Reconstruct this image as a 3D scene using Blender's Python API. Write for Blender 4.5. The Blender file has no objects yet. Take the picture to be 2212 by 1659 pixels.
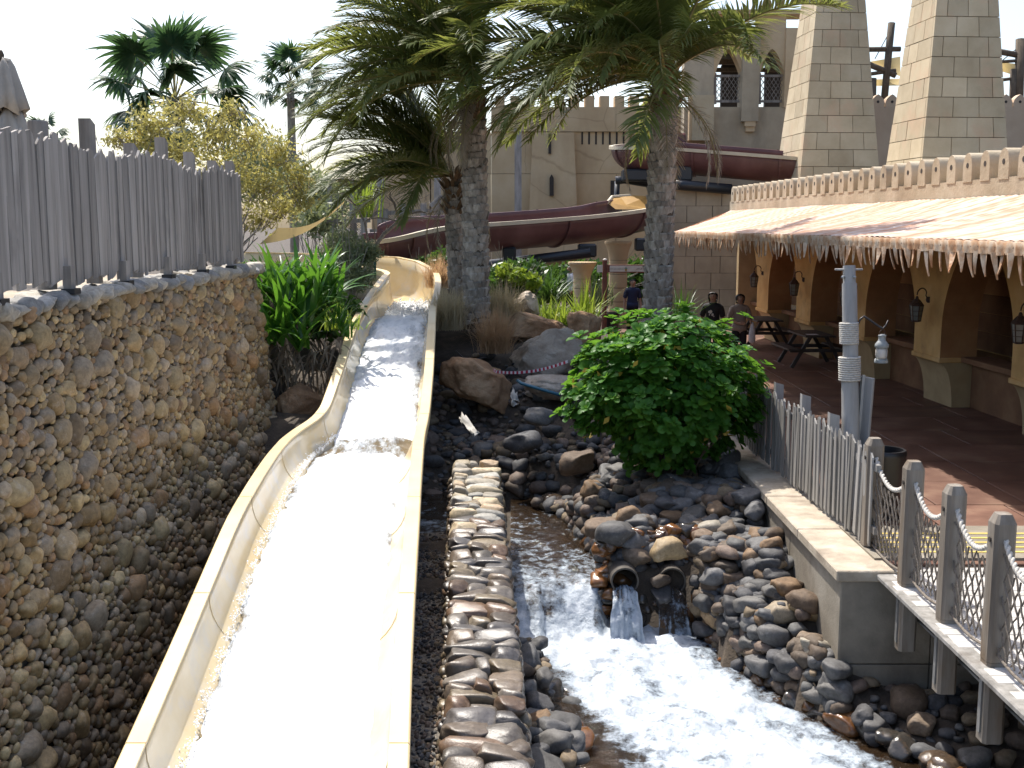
import bpy, bmesh, math, random
import numpy as np
from mathutils import Vector, Matrix, Euler, noise as mnoise
random.seed(7); RNG = np.random.default_rng(7)
R = math.radians
scene = bpy.context.scene
COL = scene.collection
# ---------------------------------------------------------------- camera, sky, sun, exposure
H = 3.3                      # eye height above the walkway
PITCH = R(8.04)
FOC = 2428.0                 # focal length in units of a 2212 px wide picture
cd = bpy.data.cameras.new('camera'); cam = bpy.data.objects.new('camera', cd); COL.objects.link(cam)
cam.location = (0, 0, H); cam.rotation_euler = (math.pi/2 - PITCH, 0, 0)
cd.sensor_width = 36; cd.lens = 36*FOC/2212; cd.clip_start = 0.05; cd.clip_end = 3000
scene.camera = cam
SUN = Vector((-0.28, 0.50, 1.0)).normalized()      # towards the sun
el = math.asin(SUN.z); az = math.atan2(SUN.x, SUN.y)
w = bpy.data.worlds.new('World'); scene.world = w; w.use_nodes = True
nt = w.node_tree; bg = nt.nodes['Background']
sky = nt.nodes.new('ShaderNodeTexSky'); sky.sky_type = 'NISHITA'; sky.sun_disc = False
sky.sun_elevation = el; sky.sun_rotation = az
sky.air_density = 1.0; sky.dust_density = 3.0; sky.ozone_density = 1.0; sky.altitude = 0
nt.links.new(sky.outputs[0], bg.inputs[0]); bg.inputs[1].default_value = 0.15
sl = bpy.data.lights.new('sun', 'SUN'); sl.energy = 3.7; sl.angle = R(0.55); sl.color = (1, 0.95, 0.87)
so = bpy.data.objects.new('sun', sl); COL.objects.link(so)
so.rotation_euler = (-SUN).to_track_quat('-Z', 'Y').to_euler(); so.location = (-20, 40, 60)
scene.view_settings.view_transform = 'Standard'; scene.view_settings.look = 'None'
scene.view_settings.exposure = 0.88; scene.view_settings.gamma = 1.0
scene.render.engine = 'CYCLES'
scene.render.resolution_x = 1024; scene.render.resolution_y = 768

# ---------------------------------------------------------------- picture -> place
CP, SP = math.cos(PITCH), math.sin(PITCH)
def ray(x, y):
    dx = (x-1106)/FOC; dv = (829.5-y)/FOC
    return Vector((dx, CP + dv*SP, -SP + dv*CP))
def P(x, y, D):                       # point at forward distance D
    return Vector((0, 0, H)) + ray(x, y)*D
def G(x, y, z):                       # point on the level z
    r = ray(x, y); return Vector((0, 0, H)) + r*((z-H)/r.z)
def PY(x, y, Y):                      # point on the plane Y = const
    r = ray(x, y); return Vector((0, 0, H)) + r*(Y/r.y)

# ---------------------------------------------------------------- mesh helpers
def rotz(a): return Matrix.Rotation(a, 3, 'Z')
def basis(d, up=Vector((0, 0, 1))):
    d = Vector(d).normalized()
    s = d.cross(up)
    if s.length < 1e-4: s = d.cross(Vector((1, 0, 0)))
    s.normalize(); return s, s.cross(d).normalized(), d
class MB:
    def __init__(s): s.v = []; s.f = []; s.m = []
    def add(s, vs, fs, mi=0):
        o = len(s.v); s.v += [tuple(q) for q in vs]
        s.f += [tuple(i+o for i in q) for q in fs]; s.m += [mi]*len(fs); return s
    def box(s, c, sz, rot=None, mi=0):
        c = Vector(c); vs = []
        for k in range(8):
            q = Vector(((k & 1)-.5, (k >> 1 & 1)-.5, (k >> 2)-.5)); q = Vector((q.x*sz[0], q.y*sz[1], q.z*sz[2]))
            vs.append(c + (rot @ q if rot else q))
        return s.add(vs, [(0,2,3,1),(4,5,7,6),(0,1,5,4),(2,6,7,3),(0,4,6,2),(1,3,7,5)], mi)
    def bar(s, a, b, wd, ht, mi=0, up=Vector((0,0,1))):
        a = Vector(a); b = Vector(b); sx, uz, d = basis(b-a, up)
        vs = [p + sx*i*wd/2 + uz*j*ht/2 for p in (a, b) for i, j in ((-1,-1),(1,-1),(1,1),(-1,1))]
        return s.add(vs, [(0,1,2,3),(7,6,5,4),(0,4,5,1),(1,5,6,2),(2,6,7,3),(3,7,4,0)], mi)
    def tube(s, pts, rad, n=8, mi=0, cap=True):
        pts = [Vector(p) for p in pts]; L = len(pts)
        rad = rad if hasattr(rad, '__len__') else [rad]*L
        vs = []; fs = []; prev = None
        for i, p in enumerate(pts):
            d = (pts[min(i+1, L-1)] - pts[max(i-1, 0)])
            if d.length < 1e-7: d = Vector((0,0,1))
            d.normalize()
            if prev is None: sx, uz, _ = basis(d)
            else:
                sx = prev - d*prev.dot(d)
                if sx.length < 1e-5: sx, uz, _ = basis(d)
                sx.normalize(); uz = sx.cross(d).normalized()
            prev = sx
            for k in range(n):
                a = 2*math.pi*k/n; vs.append(p + (sx*math.cos(a) + uz*math.sin(a))*rad[i])
        for i in range(L-1):
            for k in range(n):
                fs.append((i*n+k, i*n+(k+1) % n, (i+1)*n+(k+1) % n, (i+1)*n+k))
        if cap: fs.append(tuple(range(n-1, -1, -1))); fs.append(tuple((L-1)*n+k for k in range(n)))
        return s.add(vs, fs, mi)
    def lathe(s, prof, n=16, c=(0,0,0), mi=0, cap=True):
        c = Vector(c); vs = []; fs = []; L = len(prof)
        for r, z in prof:
            for k in range(n):
                a = 2*math.pi*k/n; vs.append(c + Vector((r*math.cos(a), r*math.sin(a), z)))
        for i in range(L-1):
            for k in range(n):
                fs.append((i*n+k, i*n+(k+1) % n, (i+1)*n+(k+1) % n, (i+1)*n+k))
        if cap: fs.append(tuple(range(n-1, -1, -1))); fs.append(tuple((L-1)*n+k for k in range(n)))
        return s.add(vs, fs, mi)
    def prism(s, poly, a, b, mi=0):       # poly: list of 3-D points, extruded by vector b-a
        off = Vector(b)-Vector(a); n = len(poly); po = [Vector(p) for p in poly]
        vs = po + [p+off for p in po]
        fs = [tuple(range(n-1, -1, -1)), tuple(range(n, 2*n))] + [(i, (i+1) % n, n+(i+1) % n, n+i) for i in range(n)]
        return s.add(vs, fs, mi)
    def loft(s, rings, mi=0, closed=False, cap=False):
        n = len(rings[0]); vs = [q for r_ in rings for q in r_]; fs = []
        for i in range(len(rings)-1):
            for k in range(n if closed else n-1):
                fs.append((i*n+k, i*n+(k+1) % n, (i+1)*n+(k+1) % n, (i+1)*n+k))
        if cap: fs.append(tuple(range(n-1, -1, -1))); fs.append(tuple((len(rings)-1)*n+k for k in range(n)))
        return s.add(vs, fs, mi)
    def build(s, name, mat, parent=None, smooth=False, fix=True, shade=None):
        me = bpy.data.meshes.new(name); me.from_pydata(s.v, [], s.f)
        mats = mat if isinstance(mat, (list, tuple)) else [mat]
        for m in mats: me.materials.append(m)
        if len(mats) > 1: me.polygons.foreach_set('material_index', s.m)
        if fix:
            bm = bmesh.new(); bm.from_mesh(me); bmesh.ops.recalc_face_normals(bm, faces=bm.faces); bm.to_mesh(me); bm.free()
        if smooth:
            me.polygons.foreach_set('use_smooth', [True]*len(me.polygons))
            if shade: 
                try: me.set_sharp_from_angle(angle=R(shade))
                except Exception: pass
        me.update()
        o = bpy.data.objects.new(name, me); COL.objects.link(o)
        if parent: o.parent = parent
        return o
def bevel(o, wd, seg=1):
    bm = bmesh.new(); bm.from_mesh(o.data)
    bmesh.ops.bevel(bm, geom=list(bm.edges), offset=wd, segments=seg, affect='EDGES', clamp_overlap=True)
    bm.to_mesh(o.data); bm.free(); return o
def empty(name, label=None, cat=None, loc=(0,0,0), rz=0, group=None):
    o = bpy.data.objects.new(name, None); COL.objects.link(o); o.location = loc; o.rotation_euler = (0,0,rz)
    o.empty_display_size = .2
    if label: tag(o, label, cat, group)
    return o
def tag(o, label, cat=None, group=None):
    o['label'] = label
    if cat: o['category'] = cat
    if group: o['group'] = group
    return o
def structure(o): o['kind'] = 'structure'; return o
def stuff(o): o['kind'] = 'stuff'; return o
def inst(name, me, parent, loc, rot=(0,0,0), sc=(1,1,1), M=None):
    o = bpy.data.objects.new(name, me); COL.objects.link(o)
    if M is not None: o.matrix_world = M
    else: o.location = loc; o.rotation_euler = rot; o.scale = sc
    if parent: o.parent = parent
    return o
def dup(root, loc, rz=None, label=None, sc=None):
    r = root.copy(); COL.objects.link(r); r.location = loc
    if rz is not None: r.rotation_euler = (0,0,rz)
    if sc: r.scale = (sc,)*3
    if label: r['label'] = label
    for ch in list(root.children):
        c = ch.copy(); COL.objects.link(c); c.parent = r
        for g in list(ch.children):
            d = g.copy(); COL.objects.link(d); d.parent = c
    return r
def npmesh(name, V, F, mat, parent=None, smooth=True):
    """V (n,3) array, F (m,k) array of equal polygons"""
    me = bpy.data.meshes.new(name); V = np.asarray(V, 'f4'); F = np.asarray(F, 'i4'); m, k = F.shape
    me.vertices.add(len(V)); me.vertices.foreach_set('co', V.ravel())
    me.loops.add(m*k); me.loops.foreach_set('vertex_index', F.ravel())
    me.polygons.add(m); me.polygons.foreach_set('loop_start', np.arange(0, m*k, k, dtype='i4'))
    me.polygons.foreach_set('loop_total', np.full(m, k, 'i4'))
    if smooth: me.polygons.foreach_set('use_smooth', np.ones(m, bool))
    me.update(calc_edges=True); me.validate()
    me.materials.append(mat)
    o = bpy.data.objects.new(name, me); COL.objects.link(o)
    if parent: o.parent = parent
    return o
def sm(a, b, x):
    t = min(1, max(0, (x-a)/(b-a))); return t*t*(3-2*t)
def lerp(a, b, t): return a+(b-a)*t
def interp(xs, ys, x): return float(np.interp(x, xs, ys))
def n3(x, y, z=0.): return mnoise.noise((x, y, z))

# ---------------------------------------------------------------- materials
def N(nt, t, **k):
    n = nt.nodes.new(t)
    for a, b in k.items(): setattr(n, a, b)
    return n
def ramp(nt, stops, interp_='LINEAR'):
    r = N(nt, 'ShaderNodeValToRGB'); cr = r.color_ramp; cr.interpolation = interp_
    while len(cr.elements) < len(stops): cr.elements.new(.5)
    for e, (p, c) in zip(cr.elements, stops): e.position = p; e.color = (*c, 1) if len(c) == 3 else c
    return r
def newmat(name):
    m = bpy.data.materials.new(name); m.use_nodes = True
    return m, m.node_tree, m.node_tree.nodes['Principled BSDF']
def noise_tex(nt, vec, scale, detail=6, rough=.6, stretch=None):
    n = N(nt, 'ShaderNodeTexNoise'); n.inputs['Scale'].default_value = scale
    n.inputs['Detail'].default_value = detail; n.inputs['Roughness'].default_value = rough
    if stretch:
        mp = N(nt, 'ShaderNodeMapping'); mp.inputs['Scale'].default_value = stretch
        nt.links.new(vec, mp.inputs['Vector']); vec = mp.outputs[0]
    nt.links.new(vec, n.inputs['Vector']); return n
def mix(nt, f, a, b, blend='MIX'):
    m = N(nt, 'ShaderNodeMix', data_type='RGBA', blend_type=blend)
    for sck, v in ((m.inputs[0], f), (m.inputs[6], a), (m.inputs[7], b)):
        if isinstance(v, (int, float)): sck.default_value = v
        elif isinstance(v, tuple): sck.default_value = (*v, 1)
        else: nt.links.new(v, sck)
    return m.outputs[2]
def math_(nt, op, a, b=None):
    m = N(nt, 'ShaderNodeMath', operation=op)
    for sck, v in ((m.inputs[0], a), (m.inputs[1], b)):
        if v is None: continue
        if isinstance(v, (int, float)): sck.default_value = v
        else: nt.links.new(v, sck)
    return m.outputs[0]
def islrand(nt):                        # per-object plus per-island random
    g = N(nt, 'ShaderNodeNewGeometry'); o = N(nt, 'ShaderNodeObjectInfo')
    return math_(nt, 'FRACT', math_(nt, 'ADD', g.outputs['Random Per Island'], o.outputs['Random']))
def bump(nt, bs, h, st, dist=.02):
    b = N(nt, 'ShaderNodeBump'); b.inputs['Strength'].default_value = st; b.inputs['Distance'].default_value = dist
    nt.links.new(h, b.inputs['Height']); nt.links.new(b.outputs[0], bs.inputs['Normal']); return b
def surf(name, stops, scale=3, rough=.8, bst=.3, bsc=None, bdist=.02, stretch=None, detail=7, var=0, spec=.4, dirt_or_sheen=None, obj=False, rvar=0):
    """noise-driven surface: stops = colour ramp; var = brightness variation from piece to piece"""
    m, nt, bs = newmat(name)
    if obj: vec = N(nt, 'ShaderNodeTexCoord').outputs['Object']
    else: vec = N(nt, 'ShaderNodeNewGeometry').outputs['Position']
    n = noise_tex(nt, vec, scale, detail, .62, stretch)
    st = [(.28+.44*p, c) for p, c in stops]
    r = ramp(nt, st); nt.links.new(n.outputs[0], r.inputs[0]); colr = r.outputs[0]
    if dirt_or_sheen:                             # (scale, colour, threshold, amount)
        d = noise_tex(nt, vec, dirt_or_sheen[0], 5, .6, dirt_or_sheen[4] if len(dirt_or_sheen) > 4 else None)
        rr = ramp(nt, [(dirt_or_sheen[2], (0,0,0)), (min(1, dirt_or_sheen[2]+.16), (1,1,1))]); nt.links.new(d.outputs[0], rr.inputs[0])
        colr = mix(nt, math_(nt, 'MULTIPLY', rr.outputs[0], dirt_or_sheen[3]), colr, dirt_or_sheen[1])
    if var:
        v = math_(nt, 'ADD', math_(nt, 'MULTIPLY', islrand(nt), 2*var), 1-var)
        hs = N(nt, 'ShaderNodeHueSaturation'); nt.links.new(v, hs.inputs['Value']); nt.links.new(colr, hs.inputs['Color']); colr = hs.outputs[0]
    nt.links.new(colr, bs.inputs['Base Color'])
    bs.inputs['Roughness'].default_value = rough; bs.inputs['Specular IOR Level'].default_value = spec
    if rvar:
        nt.links.new(math_(nt, 'ADD', math_(nt, 'MULTIPLY', n.outputs[0], rvar), rough-rvar/2), bs.inputs['Roughness'])
    if bst:
        nb = noise_tex(nt, vec, bsc or scale*5, 5, .65, stretch); bump(nt, bs, nb.outputs[0], bst, bdist)
    return m
def stone_mat(name, cols, rough=.7, spec=.4, stain=(.75,.72,.68), stain_amt=.5, bst=.5):
    m, nt, bs = newmat(name); g = N(nt, 'ShaderNodeNewGeometry'); vec = g.outputs['Position']
    k = len(cols); r = ramp(nt, [((i+.0)/k, c) for i, c in enumerate(cols)], 'CONSTANT')
    rnd = islrand(nt); nt.links.new(rnd, r.inputs[0])
    n = noise_tex(nt, vec, 22, 6, .7); v = ramp(nt, [(.3, (.62,.6,.58)), (.7, (1.25,1.25,1.22))]); nt.links.new(n.outputs[0], v.inputs[0])
    c = mix(nt, 1., r.outputs[0], v.outputs[0], 'MULTIPLY')
    n2 = noise_tex(nt, vec, 9, 6, .75); q = ramp(nt, [(.56, (0,0,0)), (.66, (1,1,1))]); nt.links.new(n2.outputs[0], q.inputs[0])
    c = mix(nt, math_(nt, 'MULTIPLY', q.outputs[0], stain_amt), c, stain)
    hs = N(nt, 'ShaderNodeHueSaturation'); nt.links.new(c, hs.inputs['Color'])
    nt.links.new(math_(nt, 'ADD', math_(nt, 'MULTIPLY', math_(nt, 'FRACT', math_(nt, 'MULTIPLY', rnd, 7.31)), .6), .7), hs.inputs['Value'])
    nt.links.new(hs.outputs[0], bs.inputs['Base Color'])
    bs.inputs['Roughness'].default_value = rough; bs.inputs['Specular IOR Level'].default_value = spec
    nb = noise_tex(nt, vec, 45, 5, .7); bump(nt, bs, nb.outputs[0], bst, .012)
    return m
def leaf_mat(name, c1, c2, trans, tw=.4, rough=.4, tip=None, spec=.5):
    """leaf: glossy diffuse plus light shining through; colour differs leaf by leaf"""
    m, nt, bs = newmat(name); out = nt.nodes['Material Output']
    rnd = islrand(nt); vec = N(nt, 'ShaderNodeNewGeometry').outputs['Position']
    n = noise_tex(nt, vec, 1.7, 4, .6)
    f = math_(nt, 'MULTIPLY', math_(nt, 'ADD', rnd, n.outputs[0]), .62)
    r = ramp(nt, [(0, c1), (.6, c2), (.93, c2), (1, tip or c2)]); nt.links.new(f, r.inputs[0])
    nt.links.new(r.outputs[0], bs.inputs['Base Color']); bs.inputs['Roughness'].default_value = rough
    bs.inputs['Specular IOR Level'].default_value = spec
    t = N(nt, 'ShaderNodeBsdfTranslucent')
    nt.links.new(mix(nt, .5, r.outputs[0], trans), t.inputs['Color'])
    ms = N(nt, 'ShaderNodeMixShader'); ms.inputs[0].default_value = tw
    nt.links.new(bs.outputs[0], ms.inputs[1]); nt.links.new(t.outputs[0], ms.inputs[2]); nt.links.new(ms.outputs[0], out.inputs['Surface'])
    return m
def plain(name, c, rough=.5, metal=0, spec=.5, var=.12):
    m, nt, bs = newmat(name); vec = N(nt, 'ShaderNodeNewGeometry').outputs['Position']
    n = noise_tex(nt, vec, 14, 5, .6)
    r = ramp(nt, [(.3, tuple(q*(1-var) for q in c)), (.7, tuple(min(1, q*(1+var)) for q in c))]); nt.links.new(n.outputs[0], r.inputs[0])
    nt.links.new(r.outputs[0], bs.inputs['Base Color']); bs.inputs['Roughness'].default_value = rough
    bs.inputs['Metallic'].default_value = metal; bs.inputs['Specular IOR Level'].default_value = spec
    return m
M = {}
M['soil'] = surf('soil', [(0,(.035,.027,.02)),(.5,(.06,.046,.034)),(1,(.11,.085,.06))], 4, .85, .7, 30, .03)
M['sand'] = surf('sand', [(0,(.26,.21,.15)),(1,(.42,.35,.26))], 1.2, .9, .4, 40)
M['gravel'] = surf('gravel', [(0,(.06,.053,.045)),(.5,(.16,.14,.115)),(1,(.36,.31,.24))], 40, .5, .9, 60, .02, rvar=.3)
M['paving'] = surf('paving', [(0,(.095,.045,.031)),(.5,(.15,.076,.052)),(1,(.23,.135,.09))], 1.6, .6, .3, 25, .01, var=.16, rvar=.3, dirt_or_sheen=(.8,(.17,.12,.075),.58,.5))
M['joint'] = surf('joint', [(0,(.04,.03,.022)),(1,(.07,.05,.035))], 5, .9, .2)
M['wallstone'] = stone_mat('wallstone', [(.29,.195,.092),(.36,.25,.12),(.22,.155,.09),(.32,.23,.125),(.42,.31,.16),(.26,.20,.135),(.29,.175,.085),(.36,.275,.18)], .6, .4, (.60,.54,.47), .28)
M['capstone'] = stone_mat('capstone', [(.28,.27,.25),(.36,.33,.28),(.22,.22,.22),(.33,.30,.25)], .7, .35, (.55,.53,.5), .3)
M['mortar'] = surf('mortar', [(0,(.06,.05,.036)),(1,(.16,.13,.095))], 12, .9, .6, 40)
M['divstone'] = stone_mat('divstone', [(.095,.074,.056),(.14,.108,.08),(.08,.073,.07),(.125,.08,.052),(.12,.104,.088),(.17,.135,.09)], .34, .5, (.35,.30,.25), .3, .35)
M['divdry'] = stone_mat('divdry', [(.36,.30,.20),(.40,.32,.21),(.28,.25,.20),(.34,.25,.16),(.30,.29,.26)], .6, .4, (.5,.45,.38), .3, .35)
M['rk_grey'] = stone_mat('rk_grey', [(.088,.086,.086),(.115,.114,.116),(.068,.067,.070),(.102,.098,.094)], .62, .35, (.22,.22,.22), .4, .35)
M['rk_brown'] = stone_mat('rk_brown', [(.13,.092,.064),(.15,.115,.085),(.10,.078,.06),(.165,.108,.064)], .68, .3, (.28,.22,.17), .3, .35)
M['rk_tan'] = stone_mat('rk_tan', [(.34,.25,.14),(.38,.31,.22),(.30,.20,.11),(.40,.36,.29)], .6, .4, (.5,.44,.36), .3, .35)
M['rk_wet'] = stone_mat('rk_wet', [(.10,.05,.022),(.16,.07,.025),(.05,.045,.04),(.07,.05,.035)], .12, .7, (.2,.11,.05), .3, .3)
M['rk_mix'] = stone_mat('rk_mix', [(.085,.086,.09),(.125,.095,.073),(.07,.07,.075),(.17,.13,.085),(.11,.11,.11),(.15,.112,.09)], .68, .3, (.26,.24,.22), .35, .35)
M['boulder_tan'] = surf('boulder_tan', [(0,(.22,.12,.06)),(.5,(.36,.21,.11)),(1,(.52,.36,.22))], 2.2, .8, .9, 9, .06, dirt_or_sheen=(3.5,(.16,.09,.05),.55,.5))
M['boulder_pale'] = surf('boulder_pale', [(0,(.30,.23,.17)),(.5,(.45,.37,.29)),(1,(.60,.53,.44))], 2.2, .85, 1., 10, .06, dirt_or_sheen=(3.,(.20,.14,.10),.56,.5))
M['greywood'] = surf('greywood', [(0,(.16,.143,.126)),(.45,(.26,.237,.214)),(1,(.36,.332,.305))], 9, .85, .5, 30, .01, stretch=(1,1,.06), var=.2, dirt_or_sheen=(2.5,(.06,.055,.055),.56,.6,(1,1,.3)))
M['palewood'] = surf('palewood', [(0,(.14,.132,.12)),(.5,(.25,.24,.222)),(1,(.36,.345,.325))], 9, .8, .5, 30, .01, stretch=(1,1,.08), var=.22, dirt_or_sheen=(3,(.14,.12,.10),.55,.6,(1,1,.25)))
M['postwood'] = surf('postwood', [(0,(.12,.098,.075)),(.5,(.20,.172,.14)),(1,(.29,.265,.23))], 8, .75, .4, 30, .01, stretch=(1,1,.1), dirt_or_sheen=(3,(.16,.10,.05),.52,.7,(1,1,.3)))
M['greypost'] = surf('greypost', [(0,(.225,.22,.212)),(.5,(.31,.305,.295)),(1,(.39,.385,.375))], 7, .6, .3, 30, .008, stretch=(1,1,.08), dirt_or_sheen=(5,(.13,.12,.12),.62,.6,(1,1,.06)))
M['deckwood'] = surf('deckwood', [(0,(.36,.34,.31)),(.5,(.5,.48,.45)),(1,(.62,.6,.56))], 7, .7, .4, 30, .01, stretch=(.1,1,1), var=.12)
M['darkmetal'] = plain('darkmetal', (.03,.03,.033), .45, .3)
M['rust'] = surf('rust', [(0,(.03,.02,.016)),(.6,(.07,.04,.028)),(1,(.13,.07,.04))], 20, .6, .3)
M['pipeblack'] = plain('pipeblack', (.018,.022,.028), .4)
M['steel'] = surf('steel', [(0,(.12,.12,.12)),(1,(.22,.215,.20))], 8, .5, .2, dirt_or_sheen=(4,(.10,.06,.035),.58,.5))
M['rope'] = surf('rope', [(0,(.36,.34,.30)),(1,(.62,.59,.54))], 40, .9, .5, 90, .006)
M['ropedark'] = surf('ropedark', [(0,(.10,.085,.07)),(.5,(.17,.145,.12)),(1,(.24,.21,.18))], 40, .9, .5, 90, .006)
M['lampglass'] = plain('lampglass', (.55,.52,.48), .25)
M['dimglass'] = plain('dimglass', (.20,.21,.19), .2)
M['zinc'] = surf('zinc', [(0,(.20,.22,.22)),(1,(.36,.38,.38))], 12, .5, .2)
M['blackplastic'] = plain('blackplastic', (.014,.014,.016), .38)
M['concrete'] = surf('concrete', [(0,(.16,.14,.11)),(.5,(.24,.21,.165)),(1,(.33,.30,.25))], 2.0, .85, .5, 40, .01, dirt_or_sheen=(1.6,(.13,.105,.08),.55,.6,(1,1,.35)))
M['coping'] = surf('coping', [(0,(.30,.25,.19)),(.5,(.42,.36,.28)),(1,(.52,.47,.39))], 3, .85, .7, 22, .02, dirt_or_sheen=(2.5,(.17,.13,.10),.55,.6))
M['plaster'] = surf('plaster', [(0,(.34,.27,.18)),(.5,(.45,.37,.26)),(1,(.55,.47,.35))], 1.4, .9, .5, 16, .02, dirt_or_sheen=(.9,(.24,.19,.14),.56,.6,(1,1,.35)))
M['arcade'] = surf('arcade', [(0,(.54,.31,.11)),(.5,(.66,.40,.15)),(1,(.72,.48,.22))], 1.6, .85, .3, 20, .01, dirt_or_sheen=(1.8,(.30,.16,.065),.58,.5))
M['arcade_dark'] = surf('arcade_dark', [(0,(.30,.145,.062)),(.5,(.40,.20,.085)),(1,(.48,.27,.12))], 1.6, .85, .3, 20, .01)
M['arcade_pale'] = surf('arcade_pale', [(0,(.36,.25,.125)),(1,(.50,.37,.20))], 2.2, .85, .3, 20, .01)
M['tower'] = surf('tower', [(0,(.42,.335,.215)),(.5,(.51,.42,.28)),(1,(.59,.50,.35))], .9, .9, .4, 22, .01, var=.14, dirt_or_sheen=(1.1,(.55,.38,.25),.54,.6))
M['fort'] = surf('fort', [(0,(.44,.31,.18)),(.5,(.54,.40,.24)),(1,(.62,.49,.32))], .45, .9, .3, 8, .02, var=.05, dirt_or_sheen=(.5,(.36,.25,.15),.55,.5,(1,1,.3)))
M['fort_grey'] = surf('fort_grey', [(0,(.30,.245,.17)),(.5,(.41,.34,.24)),(1,(.51,.43,.31))], .6, .9, .3, 8, .02, dirt_or_sheen=(.5,(.18,.15,.11),.52,.7,(1,1,.3)))
M['fort_red'] = surf('fort_red', [(0,(.42,.30,.20)),(1,(.54,.41,.29))], .7, .9, .3, 8)
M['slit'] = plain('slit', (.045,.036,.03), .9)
M['flume'] = surf('flume', [(0,(.09,.040,.040)),(.5,(.12,.055,.054)),(1,(.17,.085,.082))], .8, .38, .05, 10, .004, stretch=(1,1,.6))
M['cream'] = surf('cream', [(0,(.45,.39,.27)),(1,(.60,.53,.40))], 2, .6, .1)
M['slide'] = surf('slide', [(0,(.58,.44,.24)),(.5,(.62,.50,.30)),(1,(.66,.56,.37))], 1.5, .16, .04, 12, .004, dirt_or_sheen=(2.2,(.52,.49,.43),.50,.7))  # grey patches put the sheen of the wet wall into the colour
M['slide_rim'] = surf('slide_rim', [(0,(.64,.48,.25)),(.5,(.69,.54,.30)),(1,(.73,.59,.36))], 2, .4, .06, 20, .003, var=.05, dirt_or_sheen=(5,(.5,.36,.2),.62,.4))
M['slide_out'] = surf('slide_out', [(0,(.46,.34,.18)),(1,(.58,.45,.27))], 2, .6, .1)
M['trunk'] = surf('trunk', [(0,(.20,.165,.125)),(.5,(.34,.29,.235)),(1,(.48,.43,.37))], 14, .9, .8, 40, .02, var=.35, stretch=(1,1,.4))
M['trunk_dark'] = surf('trunk_dark', [(0,(.06,.045,.03)),(1,(.13,.10,.07))], 10, .9, .6, 30, .02, stretch=(1,1,.3))
M['fibre'] = surf('fibre', [(0,(.10,.06,.03)),(1,(.22,.14,.075))], 20, .9, .6, 50, .02, var=.3)
M['stalk'] = surf('stalk', [(0,(.18,.16,.05)),(1,(.30,.26,.10))], 6, .6, .1)
M['frond'] = leaf_mat('frond', (.055,.092,.036), (.115,.15,.05), (.38,.40,.07), .44, .45, (.34,.22,.04), .3)
M['frond_dry'] = leaf_mat('frond_dry', (.16,.13,.085), (.32,.27,.20), (.3,.22,.1), .25, .7)
M['fan'] = leaf_mat('fan', (.02,.055,.035), (.045,.10,.045), (.12,.22,.06), .3, .4)
M['yellowleaf'] = leaf_mat('yellowleaf', (.17,.18,.06), (.44,.39,.13), (.6,.55,.16), .42, .5, (.5,.30,.03))
M['lily'] = leaf_mat('lily', (.02,.085,.012), (.045,.145,.02), (.20,.42,.03), .38, .3, (.16,.26,.03))
M['lime'] = leaf_mat('lime', (.10,.20,.02), (.24,.33,.035), (.4,.5,.06), .35, .35, (.4,.36,.08))
M['shrub'] = leaf_mat('shrub', (.09,.12,.055), (.21,.24,.12), (.3,.34,.14), .35, .5)
M['darkleaf'] = leaf_mat('darkleaf', (.02,.055,.015), (.05,.12,.02), (.14,.26,.03), .3, .4)
M['bush'] = leaf_mat('bush', (.024,.08,.014), (.065,.18,.028), (.26,.50,.04), .42, .42, (.10,.20,.02), .2)
M['deadleaf'] = leaf_mat('deadleaf', (.10,.07,.045), (.24,.18,.12), (.25,.16,.08), .2, .8)
M['goldleaf'] = leaf_mat('goldleaf', (.35,.22,.03), (.5,.36,.06), (.5,.4,.08), .35, .5)
M['drygrass'] = leaf_mat('drygrass', (.30,.17,.085), (.50,.33,.19), (.5,.33,.16), .4, .7)
M['palegrass'] = leaf_mat('palegrass', (.32,.25,.14), (.52,.43,.27), (.5,.43,.25), .4, .7)
M['twig'] = surf('twig', [(0,(.15,.12,.10)),(1,(.36,.32,.28))], 12, .85, .4)
M['sail'] = leaf_mat('sail', (.50,.38,.16), (.58,.45,.21), (.7,.52,.22), .35, .8)
M['canvas'] = surf('canvas', [(0,(.30,.27,.23)),(1,(.42,.38,.33))], 3, .9, .3)
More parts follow.
